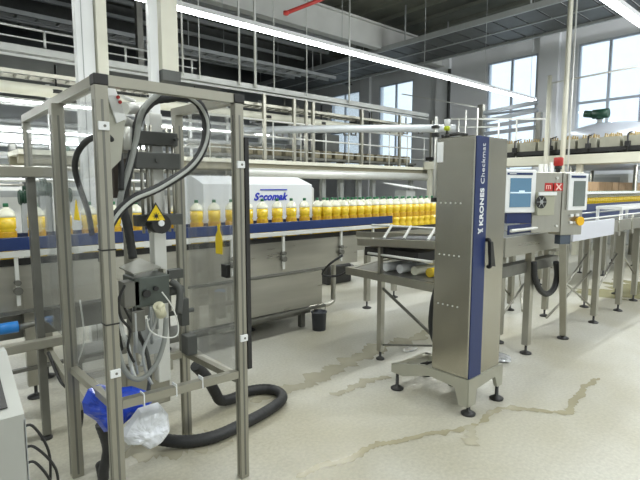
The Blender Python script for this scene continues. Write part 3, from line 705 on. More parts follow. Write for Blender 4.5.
g = nb(); tube(g, [(2.93, 2.03, 1.962), (2.97, 1.93, 1.975), (2.99, 1.86, 1.962)], .012, 8); 
single('cable', g, BLACK, 'short black cable lying on top of the steel tower', 'cable', (3.0, 2.0, 1.955))

# ================================================================ RIGHT CONVEYOR
rc = thing('accumulation_conveyor', 'stainless conveyor on braced legs running right from the tower', 'conveyor', (6, 2.2, 0))
g = nb(); box(g, 3.92, 5.28, 2.035, 2.06, 1.0, 1.17); box(g, 6.5, 11.0, 2.035, 2.06, 1.06, 1.2); box(g, 3.92, 11, 2.42, 2.445, 1.0, 1.17); obj('side_plate', g, STEELH, rc)
obj('white_cover', box(nb(), 5.28, 6.5, 2.0, 2.03, 1.04, 1.235, .006), mat('cover_white', (.68, .70, .78), .35, .1, .03, 3), rc)
obj('belt', box(nb(), 3.92, 11, 2.06, 2.42, 1.12, 1.16), DGREY, rc)
obj('blue_guard', box(nb(), 3.92, 4.75, 2.01, 2.025, 1.2, 1.28), NAVY, rc)
g = nb(); rod(g, (3.92, 1.99, 1.235), (5.2, 1.99, 1.235), .014, 8); rod(g, (5.3, 1.985, 1.27), (11, 1.985, 1.27), .010, 8); rod(g, (5.3, 2.46, 1.27), (11, 2.46, 1.27), .010, 8); obj('guide_rail', g, LALU, rc)
for k in range(9):
    x = 6.6 + k * .5; g = nb(); rod(g, (x, 1.985, 1.05), (x, 1.985, 1.275), .010, 6); box(g, x - .03, x + .03, 1.97, 2.0, 1.02, 1.07)
    obj('rail_bracket', g, STEEL, rc)
obj('cable_duct', box(nb(), 3.92, 5.15, 2.09, 2.19, .80, .90), DSTEEL, rc)
for (x, y) in ((4.49, 2.08), (6.01, 2.57), (5.97, 3.0), (6.88, 2.42), (6.15, 2.05), (7.0, 2.05), (7.8, 2.1), (4.6, 2.42), (8.9, 2.1), (8.1, 2.42), (9.8, 2.42)):
    top = 1.0
    l = obj('leg', box(nb(), x - .035, x + .035, y - .03, y + .03, .09, 1.04 if y < 2.5 else .86), STEEL, rc)
    obj('foot', foot_bm(x, y, .055, .1), BLACK, l)
g = nb(); box(g, 5.9, 6.05, 2.42, 3.05, .84, .88); obj('outrigger', g, STEEL, rc)
for a, c in (((5.3, 2.1, .62), (6.12, 2.08, .2)), ((5.2, 2.2, .2), (6.12, 2.1, .62)), ((6.2, 2.1, .25), (6.97, 2.1, .75)), ((6.9, 2.42, .75), (6.1, 2.42, .3)), ((5.1, 2.42, .25), (5.96, 2.9, .6)), ((5.2, 2.95, .7), (5.95, 3.0, .2)), ((7.05, 2.1, .8), (7.76, 2.1, .4)), ((4.55, 2.4, .25), (5.1, 2.42, .55))):
    obj('brace', rod(nb(), a, c, .012, 8), STEEL, rc)
# far right tidy-up: white channel
t = thing('channel_frame', 'white guide frame above the conveyor at the right edge', 'frame', (7.2, 2.0, 1.16))
p = [(7.212,2.1,1.378),(7.796,2.1,1.392),(7.239,2.1,1.245)]
g = nb(); box(g, 7.0, 9.6, 2.08, 2.11, 1.32, 1.36); box(g, 7.0, 9.6, 2.36, 2.39, 1.32, 1.36); box(g, 7.0, 7.03, 2.11, 2.36, 1.32, 1.36); obj('rim', g, WHITE, t)
g = nb()
for x in (7.02, 8.2, 9.5):
    box(g, x, x + .03, 2.08, 2.11, 1.16, 1.32); box(g, x, x + .03, 2.36, 2.39, 1.16, 1.32)
obj('post', g, WHITE, t)
# black U hose under conveyor
pipe([(4.467,2.03,0.907),(4.504,2.03,0.75),(4.624,2.03,0.617),(4.785,2.03,0.553),(4.942,2.03,0.592),(4.997,2.03,0.719),(4.956,2.03,0.857)], .028, RUBBER, 'black hose hanging in a U below the right conveyor', 'hose')

# ---- control cabinet + operator panels: one vertical plane turned 25 degrees towards the aisle
MR = Matrix.Translation((4.5, 1.93, 0)) @ Matrix.Rotation(math.radians(-25), 4, 'Z')
def objr(name, bm, m, parent): return obj(name, xf(bm, MR), m, parent)
def U(u, v=0, z=0): return tuple(MR @ Vector((u, v, z)))
cA, cB, cC = (-0.185,-0,1.744), (0.137,-0,1.192), (0.385,-0,1.749)
ZT, ZB = cA[2], cB[2]
cb = thing('control_cabinet', 'stainless control cabinet with fan box and grey screen right of the tower', 'cabinet', U((cA[0] + cC[0]) / 2, .06, 0))
objr('housing', box(nb(), cA[0], cB[0] - .004, 0, .16, ZB, ZT, .006), STEEL, cb)
objr('side_housing', box(nb(), cB[0] + .004, cC[0], 0, .16, ZB - .03, ZT, .006), STEEL, cb)
h0 = (0.191,-0,1.733); h1 = (0.405,-0,1.394)
d = objr('screen_bezel', box(nb(), h0[0], h1[0], -.025, -.001, h1[2], h0[2], .004), WHITE, cb)
a_, c_ = (0.242,-0,1.665), (0.373,-0,1.432)
objr('screen', box(nb(), a_[0], c_[0], -.030, -.0245, c_[2], a_[2]), GSCREEN, d)
a_, c_ = (0.21,-0,1.715), (0.372,-0,1.693)
objr('header_bar', box(nb(), a_[0], c_[0], -.030, -.0245, c_[2], a_[2]), BLUE, d)
q0 = (-0.169,-0,1.564); q1 = (0.014,-0,1.353)
fb = objr('fan_box', box(nb(), q0[0], q1[0], -.05, -.001, q1[2], q0[2], .004), mat('fan_box_paint', (.42, .42, .33), .45, .2, .05), cb)
objr('fan_visor', box(nb(), q0[0], q1[0] + .005, -.065, -.05, q0[2] - .03, q0[2]), WHITE, fb)
fc_ = (-0.137,-0.05,1.475); cx, cz = fc_[0], fc_[2]
objr('fan_grille', rod(nb(), (cx, -.050, cz), (cx, -.055, cz), .058, 24), BLACK, fb)
g = nb(); rod(g, (cx, -.055, cz), (cx, -.060, cz), .018, 16)
for k in range(6):
    a = k * PI / 3; bar(g, (cx, -.057, cz), (cx + .052 * math.cos(a), -.057, cz + .052 * math.sin(a)), .004, .008, up=(0, 1, 0))
objr('fan_hub', g, GREYP, fb)
r0 = (-0.06,-0,1.646); r1 = (0.033,-0,1.573); r2 = (0.132,-0,1.609)
zt, zb = r0[2], r1[2]
g = nb(); box(g, r0[0], r1[0] - .004, -.003, -.0005, zb, zt); st = objr('red_sticker', g, RED, cb)
st2 = objr('red_sticker', box(nb(), r1[0] + .002, r2[0], -.012, -.008, zb, zt), RED, cb)
g = nb(); m_ = (zt + zb) / 2; xm = (r1[0] + r2[0]) / 2; hw = (r2[0] - r1[0]) * .28
bar(g, (xm - hw, -.014, m_ - hw), (xm + hw, -.014, m_ + hw), .003, .012, up=(1, 0, 0)); bar(g, (xm - hw, -.0142, m_ + hw), (xm + hw, -.0142, m_ - hw), .003, .012, up=(1, 0, 0))
PR = mat('pale_red', (.85, .6, .55), .5)
objr('cross_mark', g, PR, st2)
g = nb()
for k in range(3): box(g, r0[0] + .012 + k * .022, r0[0] + .02 + k * .022, -.005, -.003, m_ - .02, m_ + .016)
box(g, r0[0] + .012, r0[0] + .064, -.005, -.003, m_ + .010, m_ + .016)
objr('sticker_symbol', g, PR, st)
kb = (0.325,-0.03,1.293)
g = nb(); rod(g, (kb[0], -.03, kb[2]), (kb[0], -.001, kb[2]), .03, 18); rod(g, (kb[0], -.045, kb[2]), (kb[0], -.03, kb[2]), .042, 20); objr('yellow_knob', g, mat('amber_knob', (.85, .48, .01), .35), cb)
for p in [(0.252,-0,1.344),(0.316,-0,1.348),(0.251,-0,1.279),(0.303,-0,1.278)]:
    objr('push_button', box(nb(), p[0] - .019, p[0] + .019, -.015, -.001, p[2] - .013, p[2] + .013, .003), WHITE, cb)
for p in [(0.07,-0,1.691),(0.088,-0,1.249)]:
    objr('door_lock', rod(nb(), (p[0], -.012, p[2]), (p[0], -.001, p[2]), .012, 12), LALU, cb)
lt, lb = (0.267,0.05,1.146), (5.251,2.098,0)
obj('leg', bar(nb(), U(lt[0], .1, ZB - .03), (lb[0], lb[1] - .06, .05), .06, .08), STEEL, cb)
g = nb(); lathe(g, [(.06, 0), (.06, .012), (.02, .03), (.012, .06)], (lb[0], lb[1] - .06, 0), 14); obj('foot', g, BLACK, cb)
a_, c_ = (0.143,-0,1.183), (0.259,-0,1.076)
objr('terminal_box', box(nb(), a_[0], c_[0], .0, .07, c_[2], ZB - .032), mat('slate_box', (.07, .09, .12), .45, .1), cb)
wl = (0.151,-0,1.747)
p = U(wl[0], .08, ZT)
rb = thing('warning_lamp', 'red warning lamp on a dark stem above the control cabinet', 'lamp', p)
g = nb(); rod(g, p, (p[0], p[1], ZT + .03), .022, 12); rod(g, (p[0], p[1], ZT + .03), (p[0], p[1], ZT + .06), .032, 14); obj('stem', g, BLACK, rb)
g = nb(); lathe(g, [(.034, 0), (.042, .012), (.042, .07), (.036, .08), (0, .08)], (p[0], p[1], ZT + .06), 16); obj('red_dome', g, RED, rb)
a0, a1 = (-0.493,-0,1.763), (-0.166,-0,1.378)
oh = thing('operator_panel', 'white-framed operator panel with blue screen right beside the tower', 'screen', U((a0[0] + a1[0]) / 2, .03, a1[2]))
fr_ = objr('bezel', box(nb(), a0[0], a1[0] - .004, -.02, .05, a1[2], a0[2], .01), WHITE, oh)
s0_, s1_ = (-0.447,-0.02,1.688), (-0.227,-0.02,1.43)
objr('screen', box(nb(), s0_[0], s1_[0], -.025, -.0195, s1_[2], s0_[2]), SCREEN, fr_)
m_ = (s0_[2] + s1_[2]) / 2
g = nb(); box(g, s0_[0], s1_[0], -.028, -.0255, m_ - .006, m_ + .006); box(g, s0_[0] + .09, s0_[0] + .15, -.028, -.0255, m_ + .006, m_ + .02); objr('screen_line', g, mat('pale_line', (.6, .75, .85), .4, emit=(.6, .75, .85), estr=.3), fr_)
a_, c_ = (-0.481,-0.02,1.736), (-0.217,-0.02,1.716)
objr('header_bar', box(nb(), a_[0], c_[0], -.025, -.0195, c_[2], a_[2]), BLUE, fr_)
g = nb(); box(g, a_[0] + .02, a_[0] + .09, -.0275, -.0255, c_[2] + .007, a_[2] - .007); objr('header_mark', g, WHITE, fr_)
a_, c_ = (-0.452,-0,1.36), (-0.191,-0,1.283)
objr('lower_tray', box(nb(), a_[0], c_[0], 0, .06, c_[2], a1[2] - .002), NAVY, oh)
t = thing('upright_pipes', 'small upright pipes behind the control cabinet top', 'pipe', (5.3, 2.3, 1.16))
for q in [(5.113,2.3,1.851),(5.231,2.3,1.855),(5.376,2.3,1.881),(5.534,2.3,1.843)]:
    obj('upright', rod(nb(), (q[0], 2.3, 1.16), (q[0], 2.3, q[2]), .022, 10), LALU, t)

# crumpled foil on the floor behind the tower
def crumple(name, c, s, m, label, cat, seed=1, sub=3, amp=.35):
    rnd = random.Random(seed)
    bm = nb(); bmesh.ops.create_icosphere(bm, subdivisions=sub, radius=1)
    from mathutils import noise as mn
    for v in bm.verts:
        n = mn.noise(v.co * 1.7 + Vector((seed, 0, 0))) + .6 * mn.noise(v.co * 4.3 + Vector((0, seed, 0)))
        v.co = v.co * (1 + amp * n + rnd.uniform(-.03, .03))
    mz_ = min(v.co.z for v in bm.verts)
    for v in bm.verts: v.co = Vector((c[0] + v.co.x * s[0], c[1] + v.co.y * s[1], c[2] + (v.co.z - mz_) * s[2]))
    return single(name, bm, m, label, cat, c)
p = (4.112,2.034,0)
crumple('plastic_film', (p[0], p[1] + .1, 0), (.1, .08, .03), mat('foil', (.8, .82, .85), .15, .6, .2, 20, bump=.6), 'crumpled shiny film on the floor behind the tower foot', 'film', 3)
p = (3.724,2.884,0)
crumple('plastic_film', (p[0], p[1], 0), (.09, .05, .008), MATS['foil'], 'small shiny film scrap on the floor left of the tower', 'film', 4)

# ================================================================ STAINS / WATER on the floor
def trail(pts, w_, m, label, seed, z=.002):
    from mathutils import noise as mn
    J = lambda i: .8 + 1.1 * mn.noise(Vector((i * .23, seed * 3.1, 0))) + .5 * mn.noise(Vector((i * .8, seed, 4)))
    P = smooth_path(pts, 16); bm = nb(); L = []; R = []
    for i, p in enumerate(P):
        d = (P[min(i + 1, len(P) - 1)] - P[max(i - 1, 0)]); d.z = 0; d.normalize(); s = Vector((-d.y, d.x, 0))
        e_ = min(1, i / 4, (len(P) - 1 - i) / 4) + .05
        ww = w_ * e_
        L.append(bm.verts.new((p.x + s.x * ww * J(i), p.y + s.y * ww * J(i), z)))
        R.append(bm.verts.new((p.x - s.x * ww * J(i + 77), p.y - s.y * ww * J(i + 77), z)))
    for i in range(len(P) - 1): bm.faces.new((L[i], R[i], R[i + 1], L[i + 1]))
    bmesh.ops.recalc_face_normals(bm, faces=bm.faces[:])
    for f in bm.faces:
        if f.normal.z < 0: f.normal_flip()
    return tag(obj('floor_stain', bm, m), label, 'stain')
WET = mat('wet_floor', (0.38, 0.35, 0.24), 0.22, 0, 0.2, 5)
WET2 = mat('damp_floor', (0.42, 0.395, 0.30), 0.25, 0, 0.2, 5)
trail([(1.554,1.971,0),(1.739,1.962,0),(1.921,1.899,0),(2.117,1.919,0),(2.238,1.859,0),(2.511,1.768,0),(2.705,1.668,0),(2.868,1.632,0)], .03, WET, 'thin wet streak on the floor in front of the tower', 1)
trail([(2.868,1.632,0),(3.191,1.646,0),(3.34,1.495,0),(3.482,1.308,0),(3.653,1.327,0),(4.046,1.387,0),(4.367,1.377,0)], .035, WET, 'thin wet streak on the floor right of the tower', 2, .0022)
trail([(1.887,2.945,0),(2.366,2.941,0),(2.739,2.985,0),(3.093,3.067,0),(3.568,3.141,0),(3.976,3.082,0),(4.452,3.143,0)], .10, WET2, 'broad damp band on the floor crossing under the reject table', 3)
trail([(2.422,2.639,0),(2.644,2.619,0),(2.884,2.623,0),(3.043,2.54,0)], .05, WET2, 'short damp streak beside the left foot of the tower', 4, .0024)
trail([(7.681,2.6,0),(8.412,2.521,0),(9.069,2.359,0),(9.55,2.269,0)], .45, mat('olive_puddle', (.33, .31, .17), .12, 0, .2, 4), 'wide olive puddle under the conveyor at the right edge', 5)
trail([(2.815,1.661,0),(2.688,1.562,0),(2.568,1.538,0)], .05, WET2, 'small damp patch below the front foot of the tower', 6, .0026)
trail([(0.878,2.872,0),(1.105,2.747,0),(1.334,2.67,0),(1.642,2.692,0)], .12, WET2, 'damp patch on the floor below the guard enclosure', 7)

# ================================================================ GUARD ENCLOSURE
gd = thing('safety_guard', 'aluminium guard enclosure with clear sheets around the coding machine', 'guard', (1.0, 2.5, 0))
def post(x, y, w_, z1, m=ALU, z0=0):
    g = nb(); box(g, x - w_ / 2, x + w_ / 2, y - w_ / 2, y + w_ / 2, z0, z1, .004)
    p = obj('post', g, m, gd)
    g = nb(); box(g, x - .005, x + .005, y - w_ / 2 - .0012, y - w_ / 2, z0 + .02, z1 - .06); box(g, x - w_ / 2 - .0012, x - w_ / 2, y - .005, y + .005, z0 + .02, z1 - .06)
    obj('groove', g, DSTEEL, p)
    return p
PX0, PX1, PF = .675, 1.345, 2.18
PZ = 2.03
post(PX0, PF, .055, PZ); post(PX1, PF, .05, PZ); post(1.30, 2.78, .05, PZ)
post(.65, 2.80, .06, PZ); post(PX0, 3.70, .045, PZ)
for (x, y) in ((PX0, PF), (PX1, PF)):
    obj('corner_cap', box(nb(), x - .03, x + .03, y - .03, y + .03, PZ, PZ + .045, .004), BLACK, gd)
def rail(a, c, s=.045):
    obj('rail', bar(nb(), a, c, s, s), ALU, gd)
rail((PX0 + .03, PF, PZ + .022), (PX1 - .03, PF, PZ + .022)); rail((PX0, PF + .03, PZ + .022), (PX0, 3.72, PZ + .022)); rail((PX1 - .01, PF + .03, PZ + .022), (1.30, 2.82, PZ + .022))
rail((PX0 + .03, PF, .62), (PX1 - .03, PF, .60), .04); rail((PX0, PF + .03, .62), (PX0 - .02, 2.77, .62), .035); rail((.68, 2.80, .56), (1.275, 2.78, .56), .04); rail((PX1 - .01, PF + .03, .56), (1.31, 2.76, .56), .035)
g = nb(); box(g, PX0 - .012, PX0 - .008, PF + .03, 2.77, .66, PZ); obj('clear_sheet', g, PANE, gd)
g = nb(); box(g, PX0 - .012, PX0 - .008, 2.84, 3.68, .75, PZ); obj('clear_sheet', g, PANE, gd)
g = nb(); box(g, PX1 - .012, PX1 - .008, PF + .03, 2.75, .60, PZ); obj('clear_sheet', g, PANE, gd)
g = nb(); box(g, PX0 + .03, PX1 - .3, 3.70, 3.704, .9, PZ); obj('clear_sheet', g, PANE, gd)
g = nb(); box(g, PX1 + .026, PX1 + .05, PF - .03, PF + .015, .62, 1.86); obj('edge_gasket', g, BLACK, gd)
for (x, y, z) in ((PX0 + .0, PF - .034, 1.86), (PX0 - .0, PF - .034, .78), (PX1, PF - .031, 1.72), (PX1, PF - .031, .80)):
    c_ = obj('panel_clip', box(nb(), x - .022, x + .022, y - .006, y + .006, z - .018, z + .018, .002), WHITE, gd)
    obj('screw', rod(nb(), (x + .003, y - .008, z), (x + .003, y - .006, z), .006, 8), DSTEEL, c_)
for z in (1.33, 1.0): obj('cable_tie', box(nb(), PX0 - .03, PX0 + .03, PF - .031, PF + .031, z, z + .006), BLACK, gd)
for x in (.80, .96, 1.1): obj('cable_tie', box(nb(), x, x + .005, PF - .024, PF + .024, .585, .645), WHITE, gd)
dkb = obj('hinge_block', box(nb(), 1.265, 1.33, 2.66, 2.75, .58, .70, .004), DGREY, gd)
obj('latch_block', box(nb(), PX1 - .05, PX1 - .025, 2.23, 2.29, 1.12, 1.19, .003), BLACK, gd)
# bottle-shaped yellow stickers
def sticker(pts, label):
    g = nb(); prism(g, pts, (.003, 0, 0)); obj('yellow_sticker', g, YELLOW, gd)['label'] = label
xs_ = PX1 - .0155
prof = [(-.035, 0), (-.037, .08), (-.03, .105), (-.012, .13), (-.010, .165), (.010, .165), (.012, .13), (.03, .105), (.037, .08), (.035, 0)]
yc, zb_ = (1.33,2.369,1.234)[1], (1.33,2.369,1.234)[2]
sticker([(xs_, yc + a, zb_ + c) for a, c in prof], 'bottle-shaped yellow sticker')
pt = (0.665,2.569,1.443)
xs2 = PX0 - .016
sticker([(xs2, pt[1] - .05, pt[2]), (xs2, pt[1], pt[2] + .10), (xs2, pt[1] + .05, pt[2])], 'small yellow triangular sticker')

# frame left of the enclosure
lf = thing('aluminium_frame', 'grey aluminium frame with two beams behind the left side of the guard', 'frame', (.2, 3.3, 0))
obj('beam', box(nb(), -.6, .73, 3.28, 3.34, 1.665, 1.725, .004), ALU, lf)
obj('beam', box(nb(), -.6, .80, 3.26, 3.32, .62, .675, .004), ALU, lf)
l = obj('leg', box(nb(), .595, .64, 3.335, 3.38, .03, 1.665, .004), DSTEEL, lf); obj('foot', foot_bm(.615, 3.36, .035, .035), BLACK, l)
l = obj('leg', box(nb(), -.5, -.44, 3.345, 3.395, .03, 1.665, .004), ALU, lf); obj('foot', foot_bm(-.47, 3.37, .035, .035), BLACK, l)
obj('brace', bar(nb(), (.64, 3.32, .60), (.72, 2.86, .36), .03, .05), ALU, lf)
# cables by that frame
pipe([(.63, 3.24, .60), (.66, 3.1, .45), (.70, 2.98, .40), (.72, 2.92, .30), (.70, 2.95, .14)], .010, BLACK, 'thin black cable draped over the brace behind the guard', 'cable')
pipe([(0.815,3.2,0.904),(0.825,3.2,0.645),(0.77,3.2,0.463),(0.777,3.2,0.264),(0.761,3.2,0.069)], .005, LALU, 'thin pale cable hanging behind the left sheet of the guard', 'cable')

# ================================================================ CODING MACHINE inside the guard
cm = thing('coding_machine', 'laser coding machine on an aluminium column inside the guard enclosure', 'machine', (1.08, 2.6, 0))
obj('column', box(nb(), 1.045, 1.115, 2.57, 2.64, .5, 2.0, .004), LALU, cm)
g = nb(); box(g, 1.0, 1.16, 2.64, 2.76, .53, .59); obj('base_plate', g, STEEL, cm)
obj('column', box(nb(), .93, .975, 2.68, 2.72, .59, 1.95, .004), ALU, cm)
obj('drive_box', box(nb(), .95, 1.22, 2.83, 2.95, .25, .54, .008), ALU, cm)
g = nb(); box(g, .93, 1.0, 2.60, 2.76, .54, .58); obj('foot_bracket', g, STEEL, cm)
g = nb(); box(g, .95, 1.17, 2.50, 2.56, 1.825, 1.895, .005); obj('upper_clamp', g, DGREY, cm)
g = nb(); box(g, .93, 1.17, 2.48, 2.56, 1.70, 1.785, .005); rod(g, (1.04, 2.47, 1.745), (1.04, 2.48, 1.745), .012, 10); rod(g, (1.15, 2.47, 1.86), (1.15, 2.5, 1.86), .01, 8); obj('middle_clamp', g, DGREY, cm)
g = nb()
for x in (.975, 1.005, 1.03, 1.12, 1.15): rod(g, (x, 2.53, 1.36), (x, 2.53, 1.93), .008, 8)
obj('guide_rod', g, STEEL, cm)
g = nb(); box(g, .93, 1.18, 2.49, 2.56, 1.40, 1.46, .004); obj('lower_clamp', g, DGREY, cm)
g = nb(); rod(g, (1.02, 2.40, 1.415), (1.02, 2.49, 1.415), .05, 20)
kn = obj('hand_wheel', g, BLACK, cm); g = nb(); rod(g, (1.015, 2.39, 1.42), (1.015, 2.4, 1.42), .016, 12); obj('wheel_hub', g, WHITE, kn)
# warning triangle
T = [(0.988,2.4,1.521),(0.934,2.4,1.434),(1.039,2.4,1.432)]
def tri(s, y, m, nm, par):
    c = [(T[0][k] + T[1][k] + T[2][k]) / 3 for k in range(3)]
    pts = [(c[0] + (p[0] - c[0]) * s, y, c[2] + (p[2] - c[2]) * s) for p in T]
    return obj(nm, prism(nb(), pts, (0, .002, 0)), m, par), c
wt, c = tri(1.12, 2.392, BLACK, 'warning_triangle', cm)
tri(.90, 2.3895, YELLOW, 'triangle_face', wt)
g = nb(); rod(g, (c[0], 2.386, c[2] - .004), (c[0], 2.389, c[2] - .004), .009, 12)
for k in range(8):
    a = k * PI / 4; bar(g, (c[0], 2.387, c[2] - .004), (c[0] + .018 * math.cos(a), 2.387, c[2] - .004 + .018 * math.sin(a)), .002, .003, up=(0, 1, 0))
bar(g, (c[0], 2.387, c[2] - .004), (c[0] + .03, 2.387, c[2] - .004), .002, .002, up=(0, 1, 0))
obj('laser_symbol', g, BLACK, wt)
g = nb(); rod(g, (c[0], 2.394, c[2]), (c[0], 2.49, c[2]), .01, 8); obj('sign_bracket', g, DSTEEL, wt)
# head: tilted shield plate and box beneath
pl = [(0.802,2.42,1.206),(0.997,2.66,1.205),(1.049,2.5,1.169),(0.83,2.3,1.184)]
g = nb(); prism(g, pl, (0, 0, .006)); obj('shield_plate', g, mat('shield_steel', (.34, .34, .30), .4, .6, .15, 5), cm)
g = nb(); box(g, .87, 1.06, 2.42, 2.58, .99, 1.145, .006); hd = obj('print_head', g, mat('head_grey', (.085, .10, .09), .4, .3, .2, 9), cm)
g = nb(); rod(g, (.93, 2.40, 1.06), (.93, 2.42, 1.06), .02, 12); rod(g, (.98, 2.40, 1.08), (.98, 2.42, 1.08), .012, 12); obj('lens', g, BLACK, hd)
g = nb(); box(g, 1.062, 1.075, 2.5, 2.565, 1.02, 1.16); obj('head_bracket', g, STEEL, cm)
g = nb(); box(g, .82, .9, 2.42, 2.5, 1.0, 1.13, .004); box(g, .86, .93, 2.44, 2.52, .86, .97, .004); obj('valve_block', g, DSTEEL, cm)
g = nb(); rod(g, (.97, 2.36, 1.0), (1.0, 2.40, .94), .028, 12); rod(g, (.985, 2.34, .99), (.97, 2.36, 1.0), .02, 12); obj('connector', g, mat('ivory_connector', (.72, .70, .52), .4, 0, .1), cm)
g = nb(); box(g, .90, .97, 2.46, 2.52, .80, .90, .004); box(g, .93, 1.05, 2.5, 2.57, .7, .78, .004); rod(g, (.88, 2.45, .96), (.88, 2.45, .75), .012, 8); rod(g, (.96, 2.44, 1.03), (.96, 2.44, .78), .008, 8); rod(g, (1.0, 2.46, 1.03), (1.0, 2.46, .85), .01, 8); obj('sensor_block', g, GREYP, cm)
g = nb(); tube(g, [(1.12, 2.55, 1.08), (1.16, 2.52, 1.03), (1.14, 2.5, .9)], .02, 10); rod(g, (1.12, 2.56, 1.02), (1.2, 2.56, 1.02), .025, 10); box(g, 1.115, 1.2, 2.55, 2.61, 1.09, 1.14); rod(g, (1.115, 2.6, .88), (1.28, 2.6, .88), .014, 8); box(g, 1.19, 1.24, 2.57, 2.63, .80, .96, .004); obj('side_arm', g, DGREY, cm)
# wedge shaped housing at upper left
W0 = [(0.728,2.312,2.064),(0.776,2.312,2.066),(0.823,2.312,1.906),(0.797,2.312,1.73),(0.75,2.312,1.683),(0.719,2.312,1.772)]
g = nb(); prism(g, W0, (0, .10, 0)); wd = obj('wedge_housing', g, mat('housing_beige', (.40, .40, .34), .45, .3, .08, 5), cm)
W1 = [(0.733,2.3,2.063),(0.777,2.3,2.065),(0.826,2.3,1.918),(0.782,2.3,1.896)]
g = nb(); prism(g, W1, (0, .01, 0)); wp = obj('white_plate', g, WHITE, wd)
g = nb(); 
for p in [(0.791,2.29,2.012),(0.799,2.29,1.991)]: rod(g, (p[0], 2.292, p[2]), (p[0], 2.30, p[2]), .008, 10)
obj('red_mark', g, RED, wp)
g = nb(); rod(g, (0.857,2.42,2.038), (0.94,2.5,2.039), .010, 8); rod(g, (0.867,2.44,1.989), (1.024,2.56,2.021), .03, 12); rod(g, (0.839,2.42,1.937), (0.925,2.5,1.923), .022, 10); rod(g, (0.875,2.42,1.897), (0.87,2.42,1.786), .02, 10); obj('cylinder', g, LALU, wd)
g = nb(); box(g, .78, .97, 2.57, 2.61, 1.72, 1.78); obj('housing_arm', g, DSTEEL, cm)
g = nb(); box(g, .82, .90, 2.50, 2.60, 1.55, 1.75, .006); obj('dark_box', g, mat('brown_box', (.07, .055, .045), .5, 0, .1), cm)

# cables and hoses of the machine
def hose(pts, r, m, label, name='hose', rib=0.0, cat='hose', seg=12):
    b = nb(); tube(b, pts, r, seg, True, rib); return single(name, b, m, label, cat, pts[0])
hose([(0.692,2.3,1.262),(0.71,2.3,1.371),(0.75,2.3,1.462),(0.836,2.3,1.544),(0.975,2.3,1.605),(1.136,2.3,1.702),(1.218,2.3,1.817),(1.233,2.3,1.941),(1.196,2.3,2.028),(1.131,2.3,2.055),(1.064,2.35,2.048),(0.992,2.4,2.027),(0.93,2.42,1.936),(0.895,2.42,1.787),(0.866,2.44,1.64),(0.848,2.46,1.516),(0.872,2.47,1.398),(0.894,2.48,1.241)], .021, RUBBER, 'thick black corrugated hose arching through the top of the guard', 'corrugated_hose', .08)
hose([(0.686,2.265,1.285),(0.708,2.265,1.383),(0.747,2.265,1.468),(0.828,2.265,1.544),(0.96,2.265,1.6),(1.125,2.265,1.705),(1.205,2.265,1.814),(1.226,2.265,1.926),(1.189,2.265,2.007),(1.125,2.265,2.049)], .008, mat('hose_highlight_tone', (.42, .44, .42), .35, 0, .1, 15), 'light grey strand standing for the highlight on the arched black hose', 'cable')  # pale strand paints the highlight of the black hose, no separate cable
hose([(1.171,2.37,2.064),(1.074,2.37,2.082),(0.995,2.37,2.048),(0.927,2.37,1.968),(0.893,2.37,1.832),(0.859,2.37,1.711),(0.81,2.37,1.567),(0.796,2.37,1.471)], .014, HOSEG, 'grey conduit following the rear of the arched black hose', 'conduit')
hose([(0.808,2.36,1.591),(0.813,2.36,1.709),(0.798,2.36,1.788),(0.74,2.3,1.83),(0.682,2.25,1.822),(0.654,2.3,1.811),(0.637,2.4,1.764),(0.646,2.5,1.695),(0.677,2.55,1.6),(0.722,2.6,1.479),(0.741,2.62,1.36)], .014, RUBBER, 'black cable looping out around the front left post', 'cable')
hose([(0.734,2.38,1.248),(0.732,2.38,1.112),(0.74,2.38,0.963),(0.766,2.38,0.806),(0.799,2.38,0.685),(0.867,2.38,0.63),(0.948,2.38,0.679),(1,2.38,0.796),(1.016,2.38,0.922)], .013, HOSEG, 'light grey hose hanging in a deep loop inside the guard', 'hose')
hose([(0.974,2.32,1.077),(1.024,2.32,0.996),(1.054,2.32,0.896),(1.041,2.32,0.834),(0.966,2.32,0.845),(0.905,2.32,0.893),(0.893,2.32,0.957)], .0035, LALU, 'thin white wire loop beside the ivory connector', 'wire', cat='cable')
hose([(0.785,2.42,1.048),(0.803,2.42,0.891),(0.829,2.42,0.808),(0.839,2.42,0.7),(0.861,2.42,0.614)], .010, LGREY, 'pale flat tube hanging down beside the grey hose loop', 'tube')
hose([(0.883,2.46,1.025),(0.897,2.46,0.863),(0.934,2.46,0.747),(0.951,2.46,0.622),(0.935,2.46,0.498)], .011, DGREY, 'dark cable hanging under the print head', 'cable')
hose([(0.776,2.44,1.237),(0.754,2.44,1.174),(0.753,2.44,1.049),(0.782,2.44,0.942),(0.805,2.44,0.782)], .008, BLACK, 'thin black cable beside the shield plate', 'cable')
hose([(0.949,2.48,1.054),(0.972,2.48,0.942),(0.914,2.48,0.845),(0.879,2.48,0.755),(0.894,2.48,0.62)], .006, GREYP, 'slim grey wire tangled below the print head', 'wire', cat='cable')
hose([(0.851,2.45,1.084),(0.828,2.45,1.01),(0.864,2.45,0.914),(0.917,2.45,0.797),(0.913,2.45,0.7)], .006, BLACK, 'slim black wire tangled below the print head', 'wire', cat='cable')
# floor hose
hose([(1.0, 2.72, .17), (1.10, 2.76, .07), (1.24, 2.66, .042), (1.40, 2.60, .042), (1.60, 2.62, .042), (1.85, 2.67, .042), (2.04, 2.75, .042), (2.10, 2.87, .042), (2.06, 2.98, .042), (1.92, 3.04, .042), (1.78, 3.0, .045), (1.66, 2.98, .07), (1.60, 2.95, .16), (1.52, 2.92, .30), (1.42, 2.88, .42)], .037, RUBBER, 'thick black suction hose lying in a loop on the floor', 'suction_hose', .05, seg=14)
hose([(.70, 2.50, .40), (.735, 2.52, .25), (.72, 2.55, .12), (.73, 2.60, .042), (.76, 2.75, .04)], .026, RUBBER, 'black hose dropping straight to the floor by the front post', 'hose', .05)
